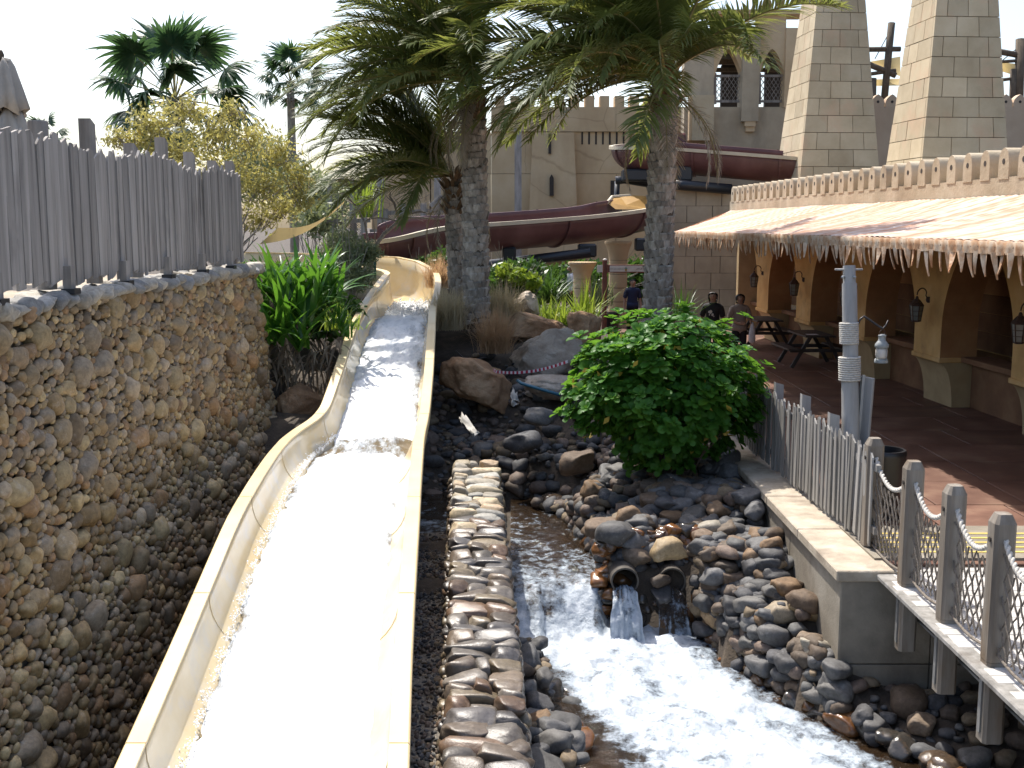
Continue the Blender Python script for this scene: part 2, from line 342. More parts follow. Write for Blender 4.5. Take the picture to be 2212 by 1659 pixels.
def water_mat(name, deep=(.035,.022,.012), foamc=(.60,.64,.68), fs=6.5, bst=.6, stretch=(1,1,1)):
    m, nt, bs = newmat(name); out = nt.nodes['Material Output']
    vec = N(nt, 'ShaderNodeNewGeometry').outputs['Position']
    at = N(nt, 'ShaderNodeAttribute', attribute_name='foam')
    n = noise_tex(nt, vec, fs, 9, .72, stretch)
    f = math_(nt, 'ADD', at.outputs['Fac'], math_(nt, 'MULTIPLY', math_(nt, 'SUBTRACT', n.outputs[0], .5), 1.5))
    r = ramp(nt, [(.28, (0,0,0)), (.60, (1,1,1))]); nt.links.new(f, r.inputs[0])
    nb = noise_tex(nt, vec, fs*1.1, 6, .68, stretch)
    th = ramp(nt, [(.45, tuple(q*k for q, k in zip(foamc, (.44,.50,.56)))), (.75, tuple(q*k for q, k in zip(foamc, (.68,.71,.74)))), (1.0, foamc)]); nt.links.new(f, th.inputs[0]); nt.links.new(th.outputs[0], bs.inputs['Base Color']); bs.inputs['Roughness'].default_value = .5
    bs.inputs['Subsurface Weight'].default_value = 0
    bump(nt, bs, nb.outputs[0], bst, .06)
    g = N(nt, 'ShaderNodeBsdfGlossy'); g.inputs['Roughness'].default_value = .07
    t = N(nt, 'ShaderNodeBsdfTransparent'); t.inputs['Color'].default_value = (.62,.47,.33,1)
    d = N(nt, 'ShaderNodeBsdfDiffuse'); d.inputs['Color'].default_value = (*deep, 1)
    b2 = N(nt, 'ShaderNodeBump'); b2.inputs['Strength'].default_value = bst*.9; b2.inputs['Distance'].default_value = .05
    nt.links.new(nb.outputs[0], b2.inputs['Height']); nt.links.new(b2.outputs[0], g.inputs['Normal'])
    fr = N(nt, 'ShaderNodeFresnel'); fr.inputs['IOR'].default_value = 1.33; nt.links.new(b2.outputs[0], fr.inputs['Normal'])
    m1 = N(nt, 'ShaderNodeMixShader'); m1.inputs[0].default_value = .5
    nt.links.new(t.outputs[0], m1.inputs[1]); nt.links.new(d.outputs[0], m1.inputs[2])
    m2 = N(nt, 'ShaderNodeMixShader'); nt.links.new(fr.outputs[0], m2.inputs[0]); nt.links.new(m1.outputs[0], m2.inputs[1]); nt.links.new(g.outputs[0], m2.inputs[2])
    m3 = N(nt, 'ShaderNodeMixShader'); nt.links.new(r.outputs[0], m3.inputs[0]); nt.links.new(m2.outputs[0], m3.inputs[1]); nt.links.new(bs.outputs[0], m3.inputs[2])
    nt.links.new(m3.outputs[0], out.inputs['Surface']); return m
M['water'] = water_mat('water')
M['slidewater'] = water_mat('slidewater', (.30,.24,.15), (.9,.91,.92), 7, .8, (1.5,.45,1))
# ================================================================ terrain
CT = [(-3.6,6,-1.9),(-3.4,9,-1.8),(-3.4,12,-1.4),(-3,7.5,-1.8),(-3.3,15,-.3),(-3.4,17,.4),(-3.4,19,.8),(-3.4,21,1.0),(-3.4,24,1.2),
 (-1.8,6,-1.3),(-1.8,9,-1.1),(-1.8,12,-.8),(-1.8,15,-.75),(-2,18,-.1),(-2.1,21,.4),(-2.4,25,.9),
 (-.75,6,-.72),(-.75,8,-.68),(-.8,10,-.65),(-.85,12,-.62),(-.9,13.6,-.64),(-1.0,15.5,-1.05),(-.9,16.5,-1.0),(-.5,17.2,-.85),(-.2,6,-1.0),(-.2,9,-.9),(-.3,12,-.8),(-.4,14.5,-.9),
 (.15,7,-1.0),(.15,9,-1.03),(.12,11.3,-1.1),(.55,8,-1.33),(.55,10,-1.38),(.45,11.8,-1.5),
 (1.2,12,-1.8),(1.6,11,-1.85),(2,10,-1.85),(2.5,8.5,-1.85),(1.5,8,-1.85),(1.5,6,-1.85),(3,6,-1.85),(3.2,8,-1.8),(4.5,7,-1.75),(1.1,9.5,-1.7),
 (1.95,12.3,-1.4),(2.4,11.1,-1.38),(2.9,10.2,-1.36),(3.5,9.4,-1.4),(3.1,10.5,-1.0),(3.1,11.5,-.72),(3.1,12.5,-.45),(3.1,14,-.22),(3.1,16,-.1),(2.55,12,-.9),(2.4,13,-.5),(1.9,12.95,-.8),(1.4,12.95,-.8),(1.55,13.6,-.45),(2.2,14.5,-.3),
 (4.2,10,-1.2),(5,10.3,-1.0),(6,10,-.9),(4.6,8.8,-1.42),(6,8.6,-1.3),(6,6,-1.6),(8,8,-1.3),
 (.3,13.5,-1.15),(.5,14.5,-1.2),(.4,16,-1.2),(.1,17,-1.05),(1.05,14.2,-.93),(.8,16.6,-.9),(1.1,13.3,-.9),
 (1.4,15.5,-.5),(1.9,16.5,-.15),(1.0,17.5,-.35),(.5,18.0,-.25),(1.2,18.5,.2),(1.8,18.5,.25),(.0,18.5,-.4),(-.6,19,-.3),(-.6,20.5,.1),(.5,20,.4),(1.4,20.3,.55),
 (-.6,22,.85),(-.9,24,1.2),(-.5,26,1.25),(.8,22.5,1.0),(.5,25,1.2),(1.8,22,.65),(2.2,24,.4),(2.8,26,.1),(3,20,.0),(3,18,-.05),(.5,30,.7),(-3,28,1.2),(-3,32,1),(3,32,-.02),(0,36,.3),(-6,36,1),(6,36,-.02),(-10,45,1),(0,45,.2),(6,45,-.02)]
CTA = np.array(CT)
def edge(y): return interp([6,8.5,9.4,10.2,11.06,12.3,12.8,12.95,14.2,16.0,16.8], [4.7,4.05,3.62,3.08,2.62,2.25,2.3,1.2,1.12,.85,.4], y)   # right water line
def dcx_(y): return -.185 - (y-7.5)*.042
def hz(x, y):
    if x < -4.3:
        return lerp(2.5, 1.3, sm(18, 30, y))
    if x > 3.3 and y > 10.6: return -.03
    d2 = (CTA[:,0]-x)**2 + (CTA[:,1]-y)**2 + 1e-4
    wt = d2**-1.7
    z = float((wt*CTA[:,2]).sum()/wt.sum())
    z += .04*n3(x*2.3, y*2.3)
    if y < 17.3:
        lb = interp([6,9.1,11.3,12.0], [.72,.55,.32,dcx_(y)+.28], y)
        if lb < x < edge(y): z = min(z, lerp(-1.64, -1.14, sm(12.45, 13.3, y-.7*sm(1.0,1.2,x))))
    if x < -3.6 and y > 17.8: z = lerp(z, 2.0 if y < 26 else 1.3, sm(-3.6, -4.3, x))
    if y > 46: z = lerp(z, .2, sm(46, 60, y))
    return z
xs = np.unique(np.concatenate([[-400,-150,-60,-30,-18,-12,-8,-6,-5],np.arange(-4.6,-4.0,.1),np.arange(-4.0,3.2,.16),[3.2,3.29,3.31,3.6,4,4.5,5,5.5,6,7,8,9,12,18,30,60,150,400]]))
ys = np.unique(np.concatenate([[-300,-80,-20,-5,0,2,3.5],np.arange(4,10.5,.2),[10.59,10.61],np.arange(10.8,28,.2),np.arange(28,48,1.),[50,55,62,75,100,160,300,700]]))
V = np.array([(x, y, hz(x, y) if 3 < y < 62 and abs(x) < 20 else (1.5 if x < -4.3 else .1)) for y in ys for x in xs])
nx = len(xs); F = np.array([(j*nx+i, j*nx+i+1, (j+1)*nx+i+1, (j+1)*nx+i) for j in range(len(ys)-1) for i in range(nx-1)])
structure(npmesh('ground', V, F, M['soil']))

# terrace behind the picket fence
b = MB(); b.add([(-40,3,2.56),(-4.5,3,2.56),(-4.5,17.2,2.56),(-40,17.2,2.56)], [(0,1,2,3)])
structure(b.build('terrace', M['sand']))

# gravel strip beside the slide
gx = np.linspace(-1.35, -.42, 14); gy = np.linspace(4.5, 14.3, 110)
V = [(x, y, -.63+.012*(y-8)*-.6 + .03*n3(x*4, y*4) + .012*n3(x*15, y*15)) for y in gy for x in gx]
F = [(j*14+i, j*14+i+1, (j+1)*14+i+1, (j+1)*14+i) for j in range(109) for i in range(13)]
structure(npmesh('gravel_path', np.array(V), np.array(F), M['gravel']))

# ================================================================ water of the stream
def grid_water(name, x0, x1, y0, y1, st, zf, ff, mat, keep=None):
    gx = np.arange(x0, x1, st); gy = np.arange(y0, y1, st); n = len(gx); V = []; fo = []
    for y in gy:
        for x in gx:
            V.append((x, y, zf(x, y))); fo.append(ff(x, y))
    F = [(j*n+i, j*n+i+1, (j+1)*n+i+1, (j+1)*n+i) for j in range(len(gy)-1) for i in range(n-1) if keep is None or keep(gx[i], gy[j])]
    o = npmesh(name, np.array(V), np.array(F), mat)
    a = o.data.attributes.new('foam', 'FLOAT', 'POINT'); a.data.foreach_set('value', np.array(fo, 'f4'))
    return o
ZL, ZU = -1.42, -.96
def fallt(x, y): return sm(12.35, 13.15, y + .22*n3(x*2.1, 3.3) + (.15 if x < .35 else 0) - .65*sm(1.0,1.25,x))
def foam_s(x, y):
    t = fallt(x, y); q = n3(x*1.1+y*.4, y*.7, 4.2)
    xl = interp([6,9.3,10.9,12.1,12.6], [1.9,1.1,.6,.3,.0], y); xr = interp([6,9.3,10.9,12.1,12.6], [4.0,3.3,2.65,2.25,2.2], y)
    band = sm(xl-.22, xl+.25, x)*(1-sm(xr-.35, xr+.2, x))
    s = n3((x*.8+y*.5)*2.2, (y*.8-x*.5)*.9, 7.); s2 = n3(x*3.1, y*3.1, 2.)
    low = .14 + band*(.60 + .34*s + .2*s2 + .1*q)
    if y > 11.9: low = max(low, (.74+.25*s2)*(1-sm(1.9, 2.3, x)))
    up = .18+.2*max(0, q) + .22*sm(15.0, 13.2, y)
    fall = .46 + .3*n3(x*5.2, y*.8, 1.7) + (.35 if (x < .18 or .62 < x < .95) else 0)
    return lerp(lerp(low, up, t), fall, max(0, 1-abs(t-.5)*2.1)) 
def zw(x, y):
    t = fallt(x, y); f = foam_s(x, y); a = .012 + .075*max(0, f)
    return lerp(ZL, ZU, t) + a*(n3(x*4, y*4, .5) + .6*n3(x*9, y*9, 2) + .35*n3(x*19, y*19, 5))
structure(grid_water('stream_water', -.02, 5.2, 7.2, 17.4, .04, zw, foam_s, M['water'], lambda x, y: not (x > 3.1 and y > 10.4)))
structure(grid_water('pond_water', -1.75, -.4, 14.2, 17.4, .06, lambda x, y: -.8+.012*n3(x*6, y*6), lambda x, y: .2+.5*sm(16.4,14.8,y)*max(0,n3(x*3,y*3)+.35), M['water']))

# ================================================================ walkway paving
ws = structure(MB().add([(3.3,10.6,-.004),(9.5,10.6,-.004),(9.5,44,-.004),(1.5,44,-.004),(1.5,26,-.004),(3.3,24,-.004)], [(0,1,2,3,4,5)]).build('walkway', M['joint']))
y = 10.63; k = 0
while y < 38:
    dy = 1.15 + .1*random.random(); x = 3.32; row = 0
    while x < 9.0:
        dx = random.choice((1.1, 1.4, 1.7)); 
        b = MB(); b.box((x+dx/2, y+dy/2, .006+.004*random.random()), (dx-.018, dy-.018, .03)); o = b.build('paving_slab', M['paving'], ws, fix=False); bevel(o, .006)
        x += dx
    y += dy
# ================================================================ stones: shapes and packing
def ico(sub):
    bm = bmesh.new(); bmesh.ops.create_icosphere(bm, subdivisions=sub, radius=1)
    V = np.array([v.co[:] for v in bm.verts]); F = np.array([[v.index for v in f.verts] for f in bm.faces]); bm.free(); return V, F
IV2, IF2 = ico(2); IV3, IF3 = ico(3)
def stone_shape(V, seed, k=.78, amp=.26, facets=5):
    r = np.random.default_rng(seed)
    W = np.sign(V)*np.abs(V)**k
    for _ in range(facets):                     # flattened sides as on worn stones
        d = r.normal(size=3); d /= np.linalg.norm(d); h = r.uniform(.62, .88)
        s = W@d; W = W - np.outer(np.maximum(0, s-h)*.85, d)
    off = r.uniform(0, 50, 3)
    n = np.array([mnoise.noise(Vector(p*1.3+off)) for p in V]); n2 = np.array([mnoise.noise(Vector(p*3.1+off)) for p in V])
    return W*(1+amp*n+amp*.25*n2)[:,None]
SH2 = [stone_shape(IV2, 100+i) for i in range(14)]
SH3 = [stone_shape(IV3, 100+i) for i in range(14)]
SHW3 = [stone_shape(IV3, 500+i, .88, .2, 2) for i in range(14)]; SHW2 = [stone_shape(IV2, 500+i, .88, .2, 2) for i in range(14)]
SHB = [stone_shape(IV3, 300+i, .52, .16, 6) for i in range(14)]     # blockier, for laid cobbles
def stone_meshes(mat, tagname, shapes=SH3, F=IF3):
    out = []
    for i, W in enumerate(shapes):
        me = bpy.data.meshes.new('stone_shape'); me.from_pydata(W.tolist(), [], F.tolist())
        me.polygons.foreach_set('use_smooth', [True]*len(F)); me.materials.append(mat); out.append(me)
    return out
def join_stones(name, items, mat, parent=None, shapes=SH2, F=IF2):
    """items: (pos, 3x3 matrix incl. scale, variant)"""
    nv = len(shapes[0]); V = np.empty((len(items)*nv, 3)); FF = np.empty((len(items)*len(F), 3), int)
    for i, (p, m3, k) in enumerate(items):
        V[i*nv:(i+1)*nv] = shapes[k] @ np.array(m3).T + np.array(p); FF[i*len(F):(i+1)*len(F)] = F + i*nv
    return npmesh(name, V, FF, mat, parent)
def m3(rx, ry, rz, sc):
    return np.array(Euler((rx, ry, rz)).to_matrix()) @ np.diag(sc)
def to4(p, m):
    q = Matrix.Identity(4)
    for i in range(3):
        for j in range(3): q[i][j] = m[i][j]
        q[i][3] = p[i]
    return q
def darts(classes, box, ok=None, tight=.86, rng=None):
    """classes: (radius_min, radius_max, tries); returns (u, v, r)"""
    rng = rng or RNG; u0, u1, v0, v1 = box; cs = max(c[1] for c in classes)*2; grid = {}; out = []
    for rmin, rmax, tries in classes:
        us = rng.uniform(u0, u1, tries); vs = rng.uniform(v0, v1, tries); rs = rng.uniform(rmin, rmax, tries)
        for u, v, r in zip(us, vs, rs):
            if ok and not ok(u, v): continue
            a, c = int(u//cs), int(v//cs); good = True
            for i in (a-1, a, a+1):
                for j in (c-1, c, c+1):
                    for (pu, pv, pr) in grid.get((i, j), ()):
                        if (pu-u)**2 + (pv-v)**2 < ((pr+r)*tight)**2: good = False; break
                    if not good: break
                if not good: break
            if good: grid.setdefault((a, c), []).append((u, v, r)); out.append((u, v, r))
    return out

# ================================================================ pebble wall on the left
WT = 2.69
def wx(z): return -3.98 + (WT-z)*.112 + .10*sm(.6, -.4, z)
pw = empty('pebble_wall', 'tall battered wall of tan river pebbles carrying a grey picket fence', 'wall', (-4.1, 11, -1.2))
def off(o): o.matrix_parent_inverse = Matrix.Translation(-Vector(o.parent.location)); return o
b = MB(); ringz = [-2.0,-.6,0,.8,1.6,WT-.06]
b.loft([[Vector((wx(z)-.06, 4.2, z)), Vector((wx(z)-.06, 17.45-.05*(WT-z)*-1, z)), Vector((-4.45, 17.5, z)), Vector((-4.45, 4.2, z))] for z in ringz], closed=True, cap=True)
off(b.build('core', M['mortar'], pw))
ASP = 1.35
pts = darts([(.085,.125,330),(.055,.075,1500),(.036,.05,11000),(.028,.04,44000),(.019,.027,54000)], (4.4/ASP, 17.62/ASP, -1.75, WT-.1), tight=.90)
pts.sort(key=lambda q: -q[2]); items = []
for (u, v, r) in pts:
    y = u*ASP; e = random.uniform(.85, 1.15)
    prot = random.uniform(-.1, .35)*r
    m_ = m3(random.uniform(-.35,.35), random.uniform(-.25,.25), random.uniform(-.2,.2), (r*random.uniform(.8,1.1), r*ASP*1.12*e, r*1.14/e))
    yy = y; xx = wx(v)+prot-.25*r
    if y > 17.3: xx -= (y-17.3)*.35
    items.append(((xx, yy, v), m_, random.randrange(14)))
# the largest ones that the picture shows become stones of their own
vis = [i for i, q in enumerate(items) if q[0][1] > 7.3]
order = sorted(vis, key=lambda i: -pts[i][2]/(items[i][0][1]))[:300]; os_ = set(order)
wm = stone_meshes(M['wallstone'], 'w', SHW3)
for i in order:
    p, m_, k = items[i]; o = inst('stone', wm[k], pw, None, M=to4(p, m_)); off(o)
stuff(off(join_stones('small_stones', [q for i, q in enumerate(items) if i not in os_], M['wallstone'], pw, SHW2)))
# cap stones along the top
cm = stone_meshes(M['capstone'], 'c')
y = 5.0
while y < 17.5:
    L = random.uniform(.16, .34)
    for xx, s in ((-3.99, 1), (-4.24, .9)):
        p = (xx+random.uniform(-.03,.03), y+L/2, WT-.05+random.uniform(-.02,.02))
        o = inst('cap_stone', random.choice(cm), pw, None, M=to4(p, m3(random.uniform(-.15,.15), random.uniform(-.15,.15), random.uniform(-.3,.3), (.15*s, L*.58, random.uniform(.06,.1))))); off(o)
    y += L*.96
# far end of the wall: stones round the corner
endi = []
for _ in range(520):
    z = random.uniform(-1, WT-.05); t = random.uniform(0, .45); r = random.uniform(.03,.075)
    endi.append(((wx(z)-.02-t, 17.48+random.uniform(-.02,.05), z), m3(random.uniform(-.4,.4),random.uniform(-.4,.4),random.uniform(-.5,.5),(r*1.3,r,r*.9)), random.randrange(14)))
stuff(off(join_stones('end_stones', endi, M['wallstone'], pw, SHW2)))

# ================================================================ weathered picket fence on that wall
pf = empty('picket_fence', 'tall weathered grey picket fence on top of the pebble wall', 'fence', (-4.1, 11, WT))
def picket(mb, y, wd, x, z0, z1, th=.022, tip=0, lean=0):
    """board in the Y-Z plane with a worn tip"""
    h = random.uniform(.03, .1); pr = [(-.5,0),( .5,0)]
    if tip == 0: top = [(.5,-h),(random.uniform(-.15,.25),0),(-.5,-h*random.uniform(.5,1.3))]
    elif tip == 1: top = [(.5,-h*.7),(.28,-.01),(-.22,0),(-.5,-h*.6)]
    else: top = [(.5,-h*.1),(-.5,-h*.9)]
    zb = random.uniform(0,.05)
    poly = [Vector((x, y+px*wd, z0+zb*(1 if i else .3))) for i, (px, _) in enumerate(pr)] + [Vector((x+lean, y+px*wd, z1+pz)) for px, pz in top]
    return mb.prism(poly, (0,0,0), (th,0,0))
y = 4.5; k = 0
while y < 16.72:
    wd = random.choice((.07,.085,.10,.12,.14,.16)); zt = 4.05 + random.uniform(-.04,.035) + (.04*math.sin(y*2.1))
    b = MB(); picket(b, y+wd/2, wd*random.uniform(.97,1.03), -4.02+(k % 2)*.009+random.uniform(-.004,.004), 2.76+random.uniform(-.02,.06), zt, random.uniform(.016,.026), random.randrange(3), random.uniform(-.012,.012))
    off(b.build('picket', M['greywood'], pf)); y += wd*.84; k += 1
for z in (2.98, 3.85):
    b = MB(); b.box((-4.055, 10.6, z), (.04, 12.2, .09)); off(b.build('rail', M['greywood'], pf))
for px, py in ((112,268),(210,264),(300,315),(365,303),(423,333),(472,351),(508,352)):
    d = 4.17/((1106-px)/FOC); y = PY(px, py, d).y; z = min(4.45, P(px, py, d).z)
    b = MB(); rr = .06
    if px == 112: b.lathe([(.085,2.73),(.085,z-.01),(.08,z)], 14, (-4.16, y*.99, 0))
    else:
        b.box((-4.14, y*.99, (2.73+z)/2), (.12, .12, z-2.73))
        for i in range(4, 8): 
            if b.v[i][1] > y*.99: b.v[i] = (b.v[i][0], b.v[i][1], b.v[i][2]-.05)
    o = off(b.build('post', M['greywood'], pf))
for i in range(7):
    y = 7.2+i*1.45; b = MB(); b.box((-3.965, y, 2.82), (.07,.10,.24)); o = off(b.build('foot', M['greywood'], pf))
    b = MB(); b.box((-3.955, y, 2.715), (.12,.15,.05)); p_ = b.build('base_plate', M['darkmetal'], o)

# ================================================================ dividing wall of rounded stones
dv = empty('divider_wall', 'low wall topped with wet rounded cobbles between slide and stream', 'wall', (-.3, 10, -1.3))
def dcx(y): return -.185 - (y-7.5)*.042
def dtop(y): return -.43 + (y-7.5)*.064
DW = .30
b = MB(); b.loft([[Vector((dcx(y)-DW-.1, y, -1.5)), Vector((dcx(y)-DW+.03, y, dtop(y)-.09)), Vector((dcx(y)+DW-.03, y, dtop(y)-.09)), Vector((dcx(y)+DW+.03, y, -1.6))] for y in (5,7,9,11,13,15.1)], closed=True, cap=True)
off(b.build('core', M['mortar'], dv))
dmw = stone_meshes(M['divstone'], 'd', SHB); dmd = stone_meshes(M['divdry'], 'd', SHB)
y = 5.2; k = 0
while y < 15.15:
    dy = random.uniform(.15, .235); n = random.choice((2,2,2,3,3)); cuts = sorted(random.uniform(.3,.7) for _ in range(1)) if n == 2 else [random.uniform(.28,.4), random.uniform(.58,.72)]
    ed = [0]+cuts+[1]
    for a, c in zip(ed, ed[1:]):
        wd = (c-a)*DW*2; xc = dcx(y)-DW+(a+c)/2*DW*2; jy = random.uniform(-.03,.03)
        mm = dmd if y > 12.9+random.uniform(-.6,.6) else dmw
        s = (wd*.60, dy*random.uniform(.58,.70), random.uniform(.08,.12))
        o = inst('cobble', random.choice(mm), dv, None, M=to4((xc, y+dy/2+jy, dtop(y)-.06+random.uniform(-.015,.02)), m3(random.uniform(-.09,.09), random.uniform(-.09,.09), random.uniform(-.14,.14), s))); off(o)
    y += dy*.93
it = []
for side in (-1, 1):
    for (u, v, r) in darts([(.05,.075,500),(.03,.045,2600)], (5.2, 15.15, -1.3, -.12), lambda u, v: v < dtop(u)-.1, .9):
        x = dcx(u)+side*(DW + .05*(dtop(u)-v)+.0)
        it.append(((x, u, v), m3(random.uniform(-.3,.3),random.uniform(-.3,.3),random.uniform(-.3,.3),(r*.9,r*1.3,r*.9)), random.randrange(14)))
for _ in range(60):
    r = random.uniform(.05,.08); it.append(((dcx(15.1)+random.uniform(-DW,DW), 15.12, random.uniform(-1.2,-.1)), m3(0,random.uniform(-.4,.4),0,(r*1.2,r,r)), random.randrange(14)))
stuff(off(join_stones('side_stones', it, M['divstone'], dv)))
# ================================================================ yellow water slide
rows = [(2150,28,866,5.5),(1659,250,880,7.3),(1400,368,888,8.84),(1250,434,896,9.95),(1120,490,904,11.1),(1040,538,908,12.35),(985,575,912,13.5),(950,606,915,14.6),(930,632,918,15.35),
        (905,672,924,15.8),(880,693,928,16.2),(800,722,935,17.3),(740,742,938,18.8),(700,757,940,20.0),(672,772,941,21.2),(652,783,945,22.6),(632,797,951,24.0),(604,818,953,25.2),(591,831,948,26.0)]
Dk = [r_[3] for r_ in rows]
def srow(D):
    return [interp(Dk, [r_[i] for r_ in rows], D) for i in (0,1,2)]
Ds = np.concatenate([np.arange(5.5, 14.4, .3), np.arange(14.4, 17, .12), np.arange(17, 26.01, .3)])
raw = [srow(D) for D in Ds]
LP = np.array([P(r_[1], r_[0], D)[:] for r_, D in zip(raw, Ds)]); RP = np.array([P(r_[2], r_[0], D)[:] for r_, D in zip(raw, Ds)])
def smooth(A, n):
    for _ in range(n): B = A.copy(); B[1:-1] = (A[:-2]+2*A[1:-1]+A[2:])/4; A = B
    return A
LP = smooth(LP, 2); RP = smooth(RP, 2)
st = []
for l, r_ in zip(LP, RP):
    l = Vector(l); r_ = Vector(r_); z = (l.z+r_.z)/2; l.z = r_.z = z
    dep = lerp(.60, .52, sm(14, 17, l.y)) + .42*sm(22.5, 25.5, l.y)
    st.append(((l+r_)/2, (r_-l).normalized(), (r_-l).length, dep, 0.))
c, lat, wd_, dep, _ = st[-1]
for i, (ox, oy) in enumerate(((-.06,.5),(-.2,1.0),(-.5,1.5),(-.95,1.9),(-1.6,2.15),(-2.4,2.25),(-3.4,2.3),(-5,2.3))):
    a = math.atan2(oy-(0,.5,1.,1.5,1.9,2.15,2.25,2.3)[i], -(ox-(0,-.06,-.2,-.5,-.95,-1.6,-2.4,-3.4)[i]))
    lt = Vector((math.sin(a), math.cos(a), 0)).normalized()
    st.append((c+Vector((ox, oy, .03*i)), lt, wd_, dep*.9, .22*sm(0, 3, i)))
NS = 22
def sec(s, inset=.0):
    c, lat, w_, d, ex = s; up = Vector((0,0,1)); fl = .125; wi = w_-2*fl; pts = []
    for k in range(NS+1):
        th = math.pi*k/NS; cx = -math.cos(th); sx = math.sin(th)
        e_ = 2/lerp(2.3, 3.3, sm(15, 16.5, c.y)); px = math.copysign(abs(cx)**e_, cx)*wi/2; pz = -abs(sx)**e_*d
        if ex and cx > 0: pz += ex*cx
        pts.append(c+lat*px*(1-inset)+up*pz)
    return pts
ws_ = empty('water_slide', 'open yellow fibreglass water slide rushing with white water beside the pebble wall', 'water slide', (-1.8, 12, -1))
tr = MB(); tr.loft([sec(s) for s in st])
o = off(tr.build('trough', M['slide'], ws_, smooth=True, fix=False))
md = o.modifiers.new('thick', 'SOLIDIFY'); md.thickness = .02; md.offset = -1
# flange panels with seams
def rim(side, i0, i1):
    rings = []
    for i in range(i0, i1+1):
        c, lat, w_, d, ex = st[i]; e = ex if side > 0 else 0; up = Vector((0,0,1)); o_ = c+lat*side*w_/2+up*e; a = c+lat*side*(w_/2-.13)+up*e; out = lat*side
        rings.append([a+up*.012, o_+up*.012, o_+out*.012-up*.0, o_+out*.012-up*.13, o_-up*.13, o_-up*.015, a-up*.012])
    sh = .006
    rings[0] = [q+(rings[1][j]-q).normalized()*sh for j, q in enumerate(rings[0])]; rings[-1] = [q+(rings[-2][j]-q).normalized()*sh for j, q in enumerate(rings[-1])]
    return MB().loft(rings, closed=True, cap=True).build('rim_panel', M['slide_rim'], ws_, smooth=True, shade=40)
seams = []; acc = 0; last = 0
for i in range(1, len(st)):
    acc += (st[i][0]-st[i-1][0]).length
    if acc > 2.1 or i == len(st)-1:
        off(rim(-1, last, i)); off(rim(1, last, i)); seams.append(i); last = i; acc = 0
for i in seams[:-1]:
    b = MB(); pts = [q+Vector((0,0,.002)) for q in sec(st[i], .004)]; b.tube(pts, .003, 5); off(b.build('seam', M['slide_rim'], ws_, smooth=True))
# outer skirt on the right, seen as the plain side of the slide
b = MB(); b.loft([[s[0]+s[1]*(s[2]/2-.03)+Vector((0,0,-.02)), s[0]+s[1]*(s[2]/2-.02)+Vector((0,0,-.30))] for s in st[:-8]]); o = off(b.build('side_skirt', M['slide_out'], ws_)); o.modifiers.new('t','SOLIDIFY').thickness = .012
for i in range(4, len(st)-8, 7):
    c, lat, w_, d, ex = st[i]
    for sd in (-.3, .3):
        q = c+lat*w_*sd; zg = hz(q.x, q.y)
        b = MB(); b.tube([(q.x, q.y, zg-.1), (q.x, q.y, c.z-d-.0)], .045, 8); off(b.build('support', M['steel'], ws_, smooth=True))
# the water running in it
rings = []; fo = []; NW = 26; sub = 4
for i in range(len(st)-8-1):
    for q in range(sub):
        t = q/sub; A, B = st[i], st[i+1]
        c = A[0].lerp(B[0], t); lat = A[1].lerp(B[1], t).normalized(); w_ = lerp(A[2], B[2], t); d = lerp(A[3], B[3], t)
        y = c.y; wl = lerp(.66, .74, sm(15, 16.5, y))*d; rr = []; ff = []
        up_ = sm(15.4, 16.0, y)
        hl = -.325+.05*n3(y*1.3, 1)+.045*n3(y*4.2, 2)+.02*n3(y*11, 2); hr = .365+.035*n3(y*1.6, 7)+.03*n3(y*5, 9)
        if y < 15.3: hl -= .02
        hl -= .045*up_; hr += .035*up_
        for k in range(NW):
            u = k/(NW-1); f = lerp(hl, hr, u); x = c.x+lat.x*f*w_
            ed = min(u, 1-u)*6; ed = min(1, ed)
            amp = .034 + .02*up_ + .02*sm(14.6,15.3,y)*(1-up_)
            zn = amp*(n3(x*5, y*3.2, 1) + .8*n3(x*11, y*7, 3) + .5*n3(x*23, y*15, 6))*(.4+.6*ed)
            # hump of spray at the foot of the drop and at the top
            zn += .05*sm(15.6, 15.2, y)*sm(14.2, 15.0, y)*(1-abs(2*u-1)**2)
            fl = -.05*(1-ed)
            rr.append(c+lat*f*w_+Vector((0,0,-wl+.03+zn+fl)))
            foam = 1.0 + .22*n3(x*1.3, y*.5, 8)
            if up_ > .5: foam = .96+.42*n3(x*1.6+3, y*.7, 2.2)+.22*n3(x*5, y*3, 4.)+.3*sm(21.5, 23, y)
            if 15.05 < y < 15.75: foam = .42+.4*n3(x*3, y*3, 9)
            foam -= .75*(1-ed)*(.55+1.5*n3(x*1.5, y*1.1, 5)) 
            ff.append(foam)
        rings.append(rr); fo += ff
b = MB(); b.loft(rings); o = b.build('slide_water', M['slidewater'], None, smooth=True, fix=False)
a = o.data.attributes.new('foam', 'FLOAT', 'POINT'); a.data.foreach_set('value', np.array(fo, 'f4')); structure(o)
